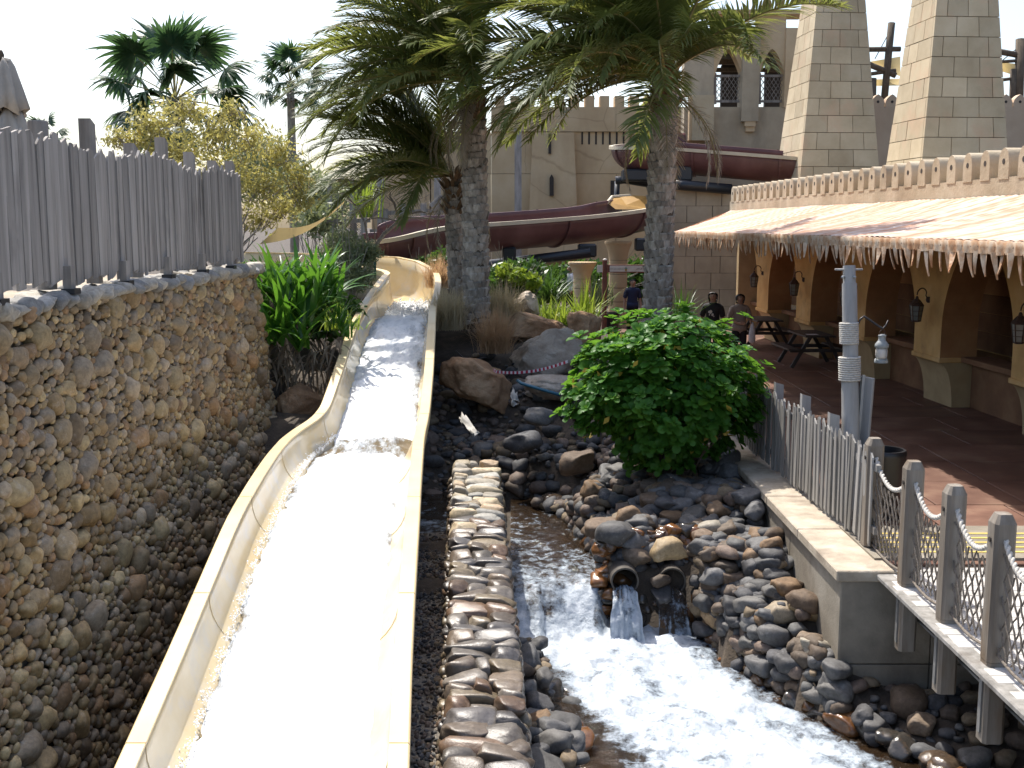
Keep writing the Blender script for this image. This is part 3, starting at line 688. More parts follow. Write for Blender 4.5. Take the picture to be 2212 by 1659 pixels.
# splashing crest where the water enters
it = []
for _ in range(1600):
    c, lat, w_, d, ex = st[random.randrange(len(st)-15, len(st)-9)]
    f = random.uniform(-.3,.34); q = c+lat*f*w_+Vector((0, random.uniform(-.2,.2), -d*.74+abs(random.gauss(.0,.07))))
    r_ = random.uniform(.006,.022); it.append((q, m3(random.random()*3,0,random.random()*3,(r_,r_*1.2,r_)), random.randrange(14)))
for _ in range(2600):                       # droplets thrown along the left edge
    s = st[random.randrange(4, 44)]; c, lat, w_, d, ex = s
    f = -.33-abs(random.gauss(0,.022)); q = c+lat*f*w_+Vector((0, random.uniform(-.15,.15), -d*.62+abs(random.gauss(0,.03))))
    r_ = random.uniform(.002,.007); it.append((q, m3(0,0,0,(r_,r_*1.5,r_)), random.randrange(14)))
M['spray'] = plain('spray', (.88,.89,.9), .5, var=.03)
stuff(tag(join_stones('water_spray', it, M['spray']), 'white spray and droplets splashing in the yellow slide', 'spray'))
# ================================================================ river stones of the banks
def okbank(x, y):
    if x > 3.12 and y > 10.38: return False
    if abs(x-dcx(y)) < DW+.12 and y < 15.3: return False
    if x < dcx(min(y,15.2)) and y < 17.2: return False
    if x < -.95+.0: return False
    if y < 17.0 and x < edge(y)-.04 and not (y < 11.5 and x < interp([6,9.1,11.7],[.74,.58,.3], y)): return False
    z = hz(x, y); 
    if y < 17.4 and z < (ZL-.12 if y < 12.9 else ZU-.08): return False
    if .95 < x < 2.2 and 12.45 < y < 13.1 and z < -.6: return False
    return True
pts = darts([(.12,.17,2000),(.085,.115,7000),(.06,.09,9000),(.04,.055,12000)], (-.95, 5.2, 7.2, 18.6), okbank, .80)
st2 = []
for (x, y, r) in pts:
    if y > 16.6 and r > .11 and random.random() < .6: r *= .7
    if x > 3.2: r *= .8
    st2.append([x, y, hz(x, y)+.34*r, r])
for _ in range(900):                       # a second, loose layer
    x = random.uniform(1.05, 3.05); y = random.uniform(10.6, 17.8)
    if okbank(x, y) and hz(x, y) > -1.25 and x > edge(y)+.1: r = random.choice((.07,.09,.1,.12,.14,.16))*(.75 if y > 16.4 else 1); st2.append([x, y, hz(x, y)+.10+.45*r, r])
y = 8.8
while y < 16.8:                            # stones lining the water's edge
    top = hz(edge(y)+.3, y); bot = ZL-.12 if y < 12.6 else ZU-.1
    z = bot
    while z < top+.05:
        r = random.uniform(.085,.15); st2.append([edge(y)+random.uniform(-.05,.08)+.18*max(0, z-bot), y+random.uniform(-.05,.05), z, r]); z += r*1.3
    y += .12
for _ in range(70):
    z = random.uniform(-1.45,-.35); st2.append([random.uniform(2.15,2.6)+.1*(z+1.4), random.uniform(12.25,13.0)+.15*(z+1.4), z, random.uniform(.08,.15)])
for px, py, D, r in ((1247,1000,16.6,.23),(1129,955,17.6,.27),(1165,900,18.2,.2),(1365,1165,13.6,.17),(1300,1140,14.0,.2),(1330,1150,13.6,.2),(1440,1190,13.2,.2),(1185,1400,11.4,.17),(1215,1510,10.6,.2),(1235,1560,10.2,.19),(1960,1585,10.7,.2),(1200,1610,9.8,.19),(1240,1440,11.2,.1)):
    q = P(px, py, D); st2.append([q.x, q.y, q.z if q.y > 12.5 else max(hz(q.x, q.y), ZL-.06)+.3*r, r])
GRP = {'g': ('rk_grey', 'dark grey'), 'b': ('rk_brown', 'brown'), 't': ('rk_tan', 'tan'), 'w': ('rk_wet', 'wet rust brown')}
def zone(x, y):
    if y < 11.8 and x < 1.0: return 'at the foot of the dividing cobble wall'
    if x > 3.2: return 'in the shade under the foot bridge'
    if x > 2.7 and y < 15: return 'piled against the concrete wall'
    if 12.5 < y < 14 and x > .9: return 'stacked above the drain pipes'
    if y > 16.4: return 'on the upper slope below the boulders'
    if y >= 14: return 'on the slope below the glossy bush'
    return 'along the edge of the foaming pool'
RM = {k: stone_meshes(M[v[0]], k) for k, v in GRP.items()}
st2.sort(key=lambda q: -q[3]/(Vector(q[:3])-Vector((0,0,H))).length * (1.0 if q[1] > 8.4 and q[0] < .47*q[1] else .01))
rest = []
for i, (x, y, z, r) in enumerate(st2):
    wl = ZL if y < 12.9 else ZU
    k = 'w' if (z < wl+.09 and y < 17.3) else random.choices('gbt', (64,31,5))[0]
    m_ = m3(random.uniform(-.3,.3), random.uniform(-.3,.3), random.uniform(0,6.3), (r*random.uniform(1.05,1.35), r*random.uniform(.85,1.05), r*random.uniform(.65,.85)))
    if i < 298:
        o = inst('river_stone', random.choice(RM[k]), None, None, M=to4((x,y,z), m_)); lb = f"{'large' if r > .15 else 'medium' if r > .105 else 'small'} {GRP[k][1]} river stone {zone(x, y)}"; tag(o, lb, 'stone', lb.replace('river stone', 'river stones'))
    else: rest.append(((x,y,z), m_, random.randrange(14)))
stuff(tag(join_stones('river_pebbles', rest, M['rk_mix']), 'small mixed river pebbles filling the stream banks', 'pebbles'))
# dark wet stones in the shaded gully beside the slide
it = []
for (x, y, r) in darts([(.12,.2,60),(.06,.11,500),(.035,.055,1500)], (-1.5, .6, 16.9, 21.6), lambda x, y: hz(x, y) > -.9, .85):
    it.append(((x, y, hz(x, y)+.2*r), m3(random.uniform(-.3,.3),random.uniform(-.3,.3),random.uniform(0,6),(r*1.2,r,r*.7)), random.randrange(14)))
stuff(tag(join_stones('gully_pebbles', it, M['rk_mix']), 'dark pebbles in the shaded gully right of the slide', 'pebbles'))
it = []
for (x, y, r) in darts([(.016,.03,9000)], (-1.2, -.48, 6.5, 14.2), None, .9):
    it.append(((x, y, -.63-.0072*(y-8)+.004), m3(random.random(),random.random(),random.uniform(0,6),(r*1.3,r,r*.6)), random.randrange(14)))
stuff(tag(join_stones('gravel_chips', it, M['rk_mix']), 'loose grey gravel between slide and dividing wall', 'gravel'))

# ================================================================ boulders
IV4, IF4 = ico(5)
def boulder(label, c, s, mat, seed, rot=(0,0,0), amp=.3, facets=9):
    W = stone_shape(IV4, seed, .72, amp, facets)
    o_ = np.array([7.3*seed, 2.1, .7])
    n = np.array([mnoise.noise(Vector(p*4.5+o_)) + .5*mnoise.noise(Vector(p*9+o_)) for p in IV4]); W *= (1+.055*n)[:,None]
    o = npmesh('boulder', W, IF4, M[mat]); o.location = c; o.scale = s; o.rotation_euler = rot
    return tag(o, label, 'boulder')
boulder('tan angular boulder leaning over the shaded gully', P(1035,826,20), (.62,.5,.42), 'boulder_tan', 3, (.1,.25,.2))
boulder('large pale sandstone boulder behind the red and white tape', P(1182,762,21.6), (.72,.6,.43), 'boulder_pale', 11, (.1,-.12,.3))
boulder('low brown boulder behind the pale one beside the dry grass', P(1150,708,23.4), (.66,.5,.28), 'boulder_tan', 19, (0,.1,.5))
boulder('small pale boulder next to the leafy ground cover', P(1133,662,25.5), (.34,.3,.32), 'boulder_pale', 23, (0,0,.9))
boulder('rounded yellowish boulder between pebble wall and slide', P(648,872,18), (.40,.36,.34), 'boulder_tan', 31, (0,0,.4), .15, 4)
boulder('flat sandy rock slab under the tape', P(1195,838,19.8), (.62,.55,.20), 'boulder_pale', 41, (0,.08,.2), .2, 5)
boulder('dark boulder beside the flat sandy slab', P(1262,720,22.4), (.4,.4,.4), 'boulder_tan', 47)

# odds and ends lying among the rocks
def sheet(name, label, cat, corners, mat, th=.004, wob=.03, n=9):
    a, b_, c_, d_ = [Vector(q) for q in corners]; V = []; F = []
    for j in range(n):
        for i in range(n):
            u, v = i/(n-1), j/(n-1); p = a.lerp(b_, u).lerp(d_.lerp(c_, u), v); p += Vector((wob*n3(u*3,v*3,1), wob*n3(u*3,v*3,4), wob*n3(u*3,v*3,9))); V.append(p)
    F = [(j*n+i, j*n+i+1, (j+1)*n+i+1, (j+1)*n+i) for j in range(n-1) for i in range(n-1)]
    o = npmesh(name, np.array([tuple(q) for q in V]), np.array(F), mat); o.modifiers.new('t', 'SOLIDIFY').thickness = th
    return tag(o, label, cat)
M['card'] = plain('card', (.42,.40,.36), .9)
sheet('torn_sheet', 'torn pale sheet of card lying on the dark gully stones', 'cardboard', (P(992,900,17.9),P(1006,896,18),P(1035,936,17.3),P(1020,944,17.2)), M['card'], wob=.08)
sheet('torn_scrap', 'crumpled pale scrap hanging beside the tan boulder', 'cardboard', (P(1104,846,19.0),P(1117,846,19.1),P(1119,876,18.8),P(1106,872,18.7)), M['card'], wob=.1)
M['bluepipe'] = plain('bluepipe', (.03,.13,.19), .35)
tag(MB().tube([P(1118,822,19.4), P(1126,828,19.3), P(1165,840,19.2), P(1210,853,19.0)], .028, 10).build('blue_pipe', M['bluepipe'], smooth=True), 'thin blue plastic pipe lying among the rocks', 'pipe')
M['tape_red'] = plain('tape_red', (.50,.03,.06), .4); M['tape_white'] = plain('tape_white', (.75,.74,.74), .4)
tp = [(1066,799,19.6),(1072,803,19.5),(1095,805,19.9),(1120,805,20.2),(1150,802,20.4),(1175,797,20.5),(1200,790,20.3),(1226,781,19.9)]
b = MB(); ks = np.linspace(0, len(tp)-1, 41); path = [P(interp(range(len(tp)),[q[0] for q in tp],k),interp(range(len(tp)),[q[1] for q in tp],k),interp(range(len(tp)),[q[2] for q in tp],k)) for k in ks]
for i in range(40): b.bar(path[i], path[i+1]+(path[i+1]-path[i])*.02, .008, .05, i % 2)
tag(b.build('barrier_tape', [M['tape_red'], M['tape_white']]), 'red and white striped barrier tape strung across the boulders', 'tape')
tag(MB().tube([P(985,758,20.5),P(1000,772,20.2),P(1020,777,20),P(1050,772,20.4)], .012, 6).build('black_hose', M['pipeblack'], smooth=True), 'thin black hose lying on the wet soil', 'hose')

# ================================================================ culvert pipes and their spouts
M['culvert'] = surf('culvert', [(0,(.04,.036,.032)),(1,(.095,.082,.068))], 8, .7, .4)
for i, (px, py) in enumerate(((1350,1256),(1452,1256))):
    q = P(px, py, 13.2 if i == 0 else 13.35); n = 24; b = MB(); r0, r1 = .165, .145
    rings = []
    for r_, yy in ((r1, 1.3),(r1,0),(r0,0),(r0,1.3)):
        rings.append([q+Vector((r_*math.cos(2*math.pi*k/n), yy, r_*math.sin(2*math.pi*k/n))) for k in range(n)])
    b.loft(rings, closed=True); o = b.build('culvert_pipe', M['culvert'], smooth=True, shade=40)
    tag(o, 'drain pipe mouth pouring a strong spout of water under the cobbles' if i == 0 else 'drain pipe mouth with a thin trickle, next to the pouring pipe', 'pipe')
    V = []; fo = []; nu, nv = 15, 22
    for j in range(nv):
        t = j/(nv-1); dist = t*.55
        for k in range(nu):
            u = k/(nu-1)*2-1; w_ = (.12+.09*t)*(1+.12*n3(t*4,u,i))
            drop = (dist*1.05)**2*1.9 + .02
            V.append((q.x+u*w_+.02*n3(u*4,t*5,i), q.y+.05-dist*.8+.06*n3(u*5,t*6,2+i), q.z-.09-drop+ .05*(1-u*u)*(1-t)+.03*n3(u*6,t*8,5))); fo.append((.5 if i == 0 else .12)+.6*n3(u*7,t*1.8,3+i)+.3*t)
    F = [(j*nu+k, j*nu+k+1, (j+1)*nu+k+1, (j+1)*nu+k) for j in range(nv-1) for k in range(nu-1)]
    o = npmesh('spout_water', np.array(V), np.array(F), M['water']); a = o.data.attributes.new('foam','FLOAT','POINT'); a.data.foreach_set('value', np.array(fo,'f4')); structure(o)
it = []
for x0, x1, z0 in ((1.05,2.05,-.62),):     # cobbles stacked round the pipe mouths
    for k in range(190):
        x = random.uniform(1.0, 2.45); z = random.uniform(-1.45, -.35); y = 12.93+.3*(z+1.45)
        if min((P(1350,1256,13.0)-Vector((x,13,z))).xz.length, (P(1452,1256,13.15)-Vector((x,13,z))).xz.length) < .27: continue
        r = random.uniform(.06,.12); it.append(((x,y,z), m3(random.uniform(-.3,.3),random.uniform(-.3,.3),random.random()*6,(r*1.2,r,r*.8)), random.randrange(14)))
stuff(tag(join_stones('headwall_cobbles', it, M['rk_wet'], None, SH3, IF3), 'wet brown cobbles packed round the two drain pipes', 'cobbles'))
b = MB(); b.box((1.98,14.1,-1.0),(1.2,.9,.9)); b2 = b.build('pipe_backing', M['soil']); structure(b2)

# ================================================================ concrete abutment
ab = empty('concrete_abutment', 'concrete retaining wall with pale coping beside the picket fence', 'wall', (3.2, 10.5, -1.8))
YA, XA = 10.42, 3.16
b = MB(); b.box((5.0, 10.9, -.95), (3.6, .84, 1.7)); b.box((3.42,16.6,-.55),(.46,11.6,.94)); off(b.build('core', M['joint'], ab))
for (y0, y1) in ((YA,12.4),(12.4,14.6),(14.6,17.0),(17.0,22.4)):
    for (z0, z1) in ((-1.35,-.08),) :
        b = MB(); b.box((XA+.03,(y0+y1)/2,(z0+z1)/2),(.06,y1-y0-.012,z1-z0)); o = off(bevel(b.build('face_panel', M['concrete'], ab), .006))
for x0, x1 in ((XA,4.05),(4.05,5.0),(5.0,6.8)):
    for z0, z1 in ((-1.45,-.92),(-.92,-.08)):
        b = MB(); b.box(((x0+x1)/2+.002, YA+.03, (z0+z1)/2), (x1-x0-.012, .06, z1-z0-.012)); o = off(bevel(b.build('face_panel', M['concrete'], ab), .006))
for (y0, y1) in ((YA-.03,11.9),(11.9,13.4),(13.4,15),(15,17),(17,19.5),(19.5,22.4)):
    b = MB(); b.box((XA+.24, (y0+y1)/2, -.03), (.58, y1-y0-.01, .11)); o = off(bevel(b.build('coping_stone', M['coping'], ab), .012))

# ================================================================ low picket fence along the walkway
lf = empty('low_picket_fence', 'low pale picket fence running along the top of the concrete wall', 'fence', (3.48, 14, 0))
y = 11.02; k = 0
while y < 18.2:
    wd = random.choice((.05,.06,.07,.085)); x = 3.60-.03*(y-11)+(k % 2)*.016+random.uniform(-.006,.006)
    b = MB(); picket(b, y+wd/2, wd, x, .07+random.uniform(-.02,.03), 1.07+random.uniform(-.05,.05), .018, random.randrange(3), random.uniform(-.02,.02))
    off(b.build('picket', M['palewood'], lf)); y += wd*random.uniform(.97, 1.06); k += 1
for z in (.26, .9):
    b = MB(); b.bar((3.65, 10.95, z), (3.43, 18.2, z), .045, .07); off(b.build('rail', M['palewood'], lf))
for px, py in ((1590,812),(1642,812),(1686,830),(1745,856),(1808,898)):
    dx = (px-1106)/FOC; y = (3.70+.33)/(dx*.99+.03)*.985; z = P(px, py, y*1.0).z
    b = MB(); b.box((3.69-.03*(y-11), y, z/2+.01), (.11,.10,z)); v = b.v[7]; b.v[7] = (v[0],v[1],v[2]-.06); b.v[5] = (b.v[5][0],b.v[5][1],b.v[5][2]-.03)
    off(b.build('post', M['greypost'], lf))

# ================================================================ foot bridge with rope net railing
br = empty('foot_bridge', 'timber foot bridge with square posts, rope and net railing over the stream', 'bridge', (4.6, 8, 0))
y = 3.6
while y < 10.85:
    dy = .14; b = MB(); b.box((5.12+random.uniform(-.03,.03)+.02, y+dy/2, -.028+random.uniform(-.004,.004)), (3.2, dy-.008, .045)); off(bevel(b.build('plank', M['deckwood'], br), .004)); y += dy
for x in (3.86, 5.1, 6.3):
    b = MB(); b.box((x, 7.2, -.10), (.14, 7.3, .02)); b.box((x, 7.2, -.23), (.02, 7.3, .25)); b.box((x, 7.2, -.36), (.14, 7.3, .02)); off(b.build('beam', M['steel'], br))
b = MB(); b.box((3.57, 7.3, -.03), (.16, 7.0, .05)); off(bevel(b.build('kerb_board', M['palewood'], br), .01))
PYS = [11.18, 10.06, 9.1, 8.18, 7.3, 6.45, 5.6]
for i, y in enumerate(PYS):
    zb = .06 if i == 0 else -.62; s = .165; b = MB(); cz = 1.17; ch = .035; h = s/2
    def ring(r_, z): return [Vector((3.67+r_*a-(r_-ch if False else 0), y+r_*c, z)) for a, c in ((-1,-.7),(-.7,-1),(.7,-1),(1,-.7),(1,.7),(.7,1),(-.7,1),(-1,.7))]
    b.loft([ring(h, .03 if i else zb), ring(h, 1.10), ring(h-.03, cz)], closed=True, cap=True)
    po = off(b.build('post', M['postwood'], br))
    if i:
        b = MB(); b.loft([ring(h*.97, zb), ring(h*.97, .026)], closed=True, cap=True); q = b.build('post_foot', M['postwood'], po)
        b = MB(); b.box((3.67-h*.97-.006, y, -.3), (.012,.05,.5)); q = b.build('bolt_plate', M['steel'], po)
    b = MB(); b.tube([(3.67-h-.012,y,.97),(3.67-h+.004,y,.97)], .02, 10); q = b.build('rope_hole', M['slit'], po)
def sag(t): return 4*t*(1-t)
for i in range(len(PYS)-1):
    y0, y1 = PYS[i]-.07, PYS[i+1]+.07; pts = []; n = 26
    for k in range(n+1):
        t = k/n; pts.append(Vector((3.67, lerp(y0, y1, t), .98-.20*sag(t))))
    b = MB()                                  # two laid strands twisted together
    for ph in (0, math.pi):
        q = []
        for k in range(105):
            t = k/104; p = Vector((3.67, lerp(y0, y1, t), .98-.20*sag(t))); a = t*60+ph; q.append(p+Vector((.011*math.cos(a), 0, .011*math.sin(a))))
        b.tube(q, .014, 6)
    off(b.build('rope', M['rope'], br, smooth=True))
    b = MB(); b.tube([(3.66, lerp(y0,y1,k/8), .10-.05*sag(k/8)) for k in range(9)], .013, 6); off(b.build('rope', M['ropedark'], br, smooth=True))
    b = MB(); L = y0-y1; sp = .115                # diamond net
    for sgn in (1, -1):
        s0 = -1.0
        while s0 < L+1.0:
            q = []
            for k in range(15):
                u = k/14; z = .09+u*.92; yy = s0+sgn*(z-.5)*.62+.012*math.sin(k*2.9+s0*9)+.02*n3(s0*3, z*4, i)
                if 0 <= yy <= L:
                    t = yy/L; zt = .98-.20*sag(t)-.02; zlo = .10-.05*sag(t)
                    if zlo-.02 <= z <= zt: q.append(Vector((3.665+.012*n3(yy*5, z*5, i+3)+.004*sgn, y0-yy, z)))
            if len(q) > 1: b.tube(q, .0085, 4, cap=False)
            s0 += sp
    off(b.build('net', M['ropedark'], br, smooth=True))
# pale threshold slab with yellow stripes
th = MB(); th.box((4.98, 11.35, .022), (2.8, 1.2, .05)); ths = structure(th.build('threshold', M['concrete']))
M['yellow'] = plain('yellow', (.55,.42,.12), .6)
for k in range(5):
    b = MB(); b.box((4.98, 10.95+.17*k, .0505), (2.6,.05,.004)); b.build('yellow_stripe', M['yellow'], ths)

# ================================================================ leaning lamp post
base = Vector((3.86, 12.42, 0)); top = P(1832, 574, 12.75); ax = (top-base)
lp = empty('lamp_post', 'grey wooden lamp post bound with rope carrying a hanging lantern', 'lamp post', base)
def al(t, dx=0, dy=0): return ax*t+Vector((dx, dy, 0))
b = MB(); b.tube([al(0), al(.3), al(.62)], [.105,.10,.092], 16); b.build('lower_pole', M['greypost'], lp, smooth=True, shade=50)
b = MB(); b.tube([al(.58,.012), al(.93,.012)], [.086,.082], 16); b.tube([al(.93,.012), al(1,.012)], [.07,.068], 16); b.build('upper_pole', M['greypost'], lp, smooth=True, shade=50)
for t0, t1, rr in ((.69,.775,.098),(.545,.64,.115)):
    q = []; turns = 11
    for k in range(turns*14+1):
        a = k/14*2*math.pi; t = lerp(t0, t1, k/(turns*14)); r_ = rr+(.012*math.sin(a*1.0)*.3); q.append(al(t)+Vector((r_*math.cos(a), r_*math.sin(a), 0)))
    MB().tube(q, .0125, 5).build('rope_binding', M['rope'], lp, smooth=True)
MB().tube([al(.985,-.15), al(.985,.165)], .012, 8).build('cross_peg', M['greypost'], lp, smooth=True)
for dx, dy in ((.05,-.07),(-.07,-.03)):
    MB().lathe([(.02,-.01),(.02,.01),(.01,.018)], 8, al(.955, dx, dy)).build('bolt', M['zinc'], lp, smooth=True)
b = MB(); b.tube([al(.76,.09), al(.79,.13), al(.80,.17), al(.785,.24), al(.76,.34), al(.752,.385), al(.765,.42), al(.785,.445)], [.012,.012,.012,.012,.012,.011,.01,.007], 8); b.build('hook', M['darkmetal'], lp, smooth=True)
ln = al(.75, .38)
lo = MB().lathe([(.075,-.385),(.078,-.37),(.072,-.345),(.068,-.34)], 16, ln).build('lantern', M['zinc'], lp, smooth=True, shade=40)
MB().lathe([(.058,-.335),(.066,-.30),(.066,-.24),(.056,-.215)], 16, ln).build('glass', M['lampglass'], lo, smooth=True)
MB().lathe([(.07,-.215),(.078,-.20),(.076,-.175),(.05,-.14),(.042,-.13),(.042,-.085),(.046,-.08),(.046,-.07),(.02,-.06)], 16, ln).build('hood', M['zinc'], lo, smooth=True, shade=40)
for k in range(4):
    a = k*math.pi/2+.5; MB().tube([ln+Vector((.076*math.cos(a),.076*math.sin(a),-.37)), ln+Vector((.076*math.cos(a),.076*math.sin(a),-.19))], .004, 5).build('guard_rod', M['zinc'], lo)
MB().tube([ln+Vector((-.03,0,-.07)),ln+Vector((-.03,0,-.03)),ln+Vector((0,0,0)),ln+Vector((.03,0,-.03)),ln+Vector((.03,0,-.07))], .005, 6).build('bail', M['rust'], lo, smooth=True)
b = MB(); b.box(al(.42,.155,-.02), (.035,.20,.82), Matrix.Rotation(.04,3,'Y')@rotz(.5)); bevel(b.build('side_board', M['greypost'], lp), .008)
b = MB(); b.box(al(.42,.115,.0), (.03,.03,.86), Matrix.Rotation(.04,3,'Y')); b.build('board_batten', M['greypost'], lp)
# black tub by the fence
def bin_(label, c, r, h, name='litter_bin'):
    o = MB().lathe([(r*.86,0),(r*.9,h*.1),(r,h*.9),(r*1.03,h*.93),(r*1.03,h*.97),(r*.97,h),(r*.86,h),(r*.84,h*.93),(r*.8,h*.3),(.01,h*.28)], 28, (0,0,0)).build(name, M['blackplastic'], smooth=True, shade=40)
    o.location = c; return tag(o, label, 'bin')
bin_('open black plastic bin behind the rope bridge railing', (4.2, 12.45, .02), .24, .78)
# ================================================================ arcade building on the right
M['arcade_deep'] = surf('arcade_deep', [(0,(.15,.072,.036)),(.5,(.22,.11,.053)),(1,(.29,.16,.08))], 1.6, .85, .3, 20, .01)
AB = empty('arcade_building', 'ochre arcade with pointed niches, battlements above a striped awning', 'building', (8.325,0,0), math.atan(.044))
PYN = [8.55, 12.4, 16.3, 20.15, 24.0, 27.8, 31.7]; PW = 1.2; BAY = 3.87
xf, xb = .28, .95
for y0 in PYN:
    rings = []; half = (BAY-PW)/2
    for z in [.93,1.2,1.5]+[1.5+1.95*k/10 for k in range(1, 11)]:
        t = max(0, (z-1.5)/1.95); w_ = half*(1-t**1.9); g = half-w_
        rings.append([Vector((xf,y0-g,z)),Vector((xf,y0+PW+g,z)),Vector((xb,y0+PW+g,z)),Vector((xb,y0-g,z))])
    b = MB(); n = 4
    b.loft(rings, closed=True, cap=True)
    b.m = [0 if (i < (len(rings)-1)*4 and i % 4 == 0) else 1 for i in range(len(b.f))]  # jambs browner than the front, part of it shade put into the colour
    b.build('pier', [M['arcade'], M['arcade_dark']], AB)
    b = MB(); pr = [(xf-.02,.84)]+[(xf-.02+.27*math.sin(p_), .84*math.cos(p_)) for p_ in np.linspace(.12, math.pi/2, 12)]+[(xb,0),(xb,.84)]
    b.prism([Vector((x, y0-.02, z)) for x, z in pr], (0,0,0), (0,PW+.04,0)); b.build('corbel', M['arcade_pale'], AB)
    b = MB(); b.box((xf+.32, y0+PW/2, .885), (.70, PW+.06, .09)); bevel(b.build('ledge', M['arcade'], AB), .012)
    # niche between this pier and the next
    yc = y0+PW+half
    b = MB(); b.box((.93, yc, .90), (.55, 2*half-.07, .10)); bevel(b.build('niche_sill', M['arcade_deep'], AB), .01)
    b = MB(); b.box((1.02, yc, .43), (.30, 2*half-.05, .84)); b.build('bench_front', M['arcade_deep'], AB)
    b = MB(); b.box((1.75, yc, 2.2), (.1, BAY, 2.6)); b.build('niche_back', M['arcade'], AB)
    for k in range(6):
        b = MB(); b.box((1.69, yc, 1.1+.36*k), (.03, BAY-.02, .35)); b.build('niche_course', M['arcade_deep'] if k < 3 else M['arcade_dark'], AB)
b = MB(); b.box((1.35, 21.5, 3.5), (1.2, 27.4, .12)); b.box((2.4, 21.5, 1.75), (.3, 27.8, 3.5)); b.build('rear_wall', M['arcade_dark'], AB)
b = MB(); b.box((.3, 21.7, 3.72), (.6, 27.4, .62)); b.build('parapet', M['plaster'], AB)
b = MB(); b.box((.95, 21.7, 4.2), (.12, 27.4, .5)); b.build('parapet_back', M['plaster'], AB)
b = MB(); b.box((2.7, 21.7, 3.9), (4.2, 27.2, .1)); b.build('roof', M['plaster'], AB)
b = MB(); b.box((.85,35.2,1.75),(1.2,.25,3.5)); b.build('end_wall', M['arcade_pale'], AB)
# merlons
mw, mh = .33, .47; prof = [(-mw/2,0),(mw/2,0)]+[(mw/2*math.cos(a)**.8, .24+.23*math.sin(a)**1.1) for a in np.linspace(.0, math.pi/2, 7)][:-1]+[(0,.475)]+[(-mw/2*math.cos(a)**.8, .24+.23*math.sin(a)**1.1) for a in np.linspace(math.pi/2, 0., 7)][1:]
mb = MB(); mb.prism([Vector((-.012, y, z)) for y, z in prof], (0,0,0), (.44,0,0)); mp = mb.build('merlon', M['plaster'], AB, smooth=True, shade=35); me = mp.data
hb = MB(); hb.lathe([(.045,0),(.045,.004)], 12); hm = hb.build('peep_hole', M['slit'], mp); hm.rotation_euler = (0,-math.pi/2,0); hm.location = (-.0125,0,.27)
for i in range(44):
    y = 8.2+.624*i
    if y > 35.4: break
    if i == 0: o = mp
    else:
        o = mp.copy(); COL.objects.link(o); o.parent = AB; c_ = hm.copy(); COL.objects.link(c_); c_.parent = o
    o.location = (0, y, 4.0); o.rotation_euler = (0, 0, random.uniform(-.02,.02))
# awning
M['awning'] = surf('awning', [(0,(.36,.16,.085)),(.35,(.46,.25,.155)),(.6,(.52,.37,.29)),(.8,(.57,.46,.39)),(1,(.62,.53,.47))], 1.5, .8, .25, 12, .01, stretch=(.22,3.2,.5))
M['fringe'] = surf('fringe', [(0,(.36,.16,.07)),(.35,(.50,.29,.16)),(.65,(.60,.45,.32)),(1,(.68,.58,.46))], 6, .8, .3, 30, .01, var=.25)
aw = empty('striped_awning', 'bleached white and orange ribbed awning with pointed fringe over the arcade', 'awning', (8.325,0,0), math.atan(.044))
EX, EZ, TX, TZ = -2.62, 3.13, -.02, 3.74
V = []; ny = 620; nx = 9
for j in range(ny):
    t = j/(ny-1)
    for i in range(nx):
        u = i/(nx-1); y1 = lerp(35.25, 30.6, u); y = lerp(6.5, y1, t); x = lerp(TX, EX, u); z = lerp(TZ, EZ, u) - .05*math.sin(math.pi*u) + .016*abs(math.sin(y*math.pi/.2)) + .02*n3(y*.8, u*2)
        V.append((x, y, z))
F = [(j*nx+i, j*nx+i+1, (j+1)*nx+i+1, (j+1)*nx+i) for j in range(ny-1) for i in range(nx-1)]
npmesh('canopy', np.array(V), np.array(F), M['awning'], aw)
b = MB(); rg = []
for j in range(420):
    y = lerp(6.5, 30.62, j/419); f = .012*math.sin(y*math.pi/.1)
    rg.append([Vector((EX+.01, y, EZ+.012)), Vector((EX-.012+f, y, EZ-.01)), Vector((EX-.005+f*1.2, y, EZ-.07)), Vector((EX+f*.8, y, EZ-.14+.015*n3(y*3,0)))])
b.loft(rg); b.build('valance', M['fringe'], aw, smooth=True)
# end valance on the slanted far side
b = MB(); rg = []
for j in range(60):
    u = j/59; p = Vector((lerp(TX,EX,u), lerp(35.25,30.6,u), lerp(TZ,EZ,u))); rg.append([p, p+Vector((0,.01,-.14))])
b.loft(rg); b.build('end_valance', M['fringe'], aw)
tabs = []
for k in range(6):
    rr = random.Random(k); L = rr.uniform(.24,.31); b = MB(); rg = []
    cu = rr.uniform(-.05,.05); wv = rr.uniform(-.03,.03)
    for i in range(7):
        t = i/6; hw = .076*(1-t**1.4)+.003; z = -L*t; bx = cu*t*t; fold = .03*(1-.4*t)*(1 if k % 2 else -1)
        rg.append([Vector((bx, -hw+wv*t, z)), Vector((bx-fold, wv*t, z+.004)), Vector((bx, hw+wv*t, z))])
    b.loft(rg); o = b.build('fringe_strip', M['fringe'], aw, fix=False); tabs.append(o)
y = 6.6; i = 0
while y < 30.6:
    if i < 6: o = tabs[i]
    else: o = tabs[i % 6].copy(); COL.objects.link(o); o.parent = aw
    o.location = (EX+random.uniform(-.008,.008), y, EZ-.12); o.rotation_euler = (random.uniform(-.12,.12), random.uniform(-.15,.1), random.uniform(-.25,.25)); o.scale = (1,1,random.uniform(.85,1.12))
    y += .197*random.uniform(.9,1.1); i += 1
for k in range(9):
    y = 8+k*2.9; b = MB(); b.bar((TX+.25,y,TZ-.12),(EX+.03,y,EZ-.06),.05,.05); b.build('rafter', M['trunk_dark'], aw)
b = MB(); b.bar((EX+.03,6.5,EZ-.045),(EX+.03,30.5,EZ-.045),.05,.05); b.build('eave_beam', M['trunk_dark'], aw)
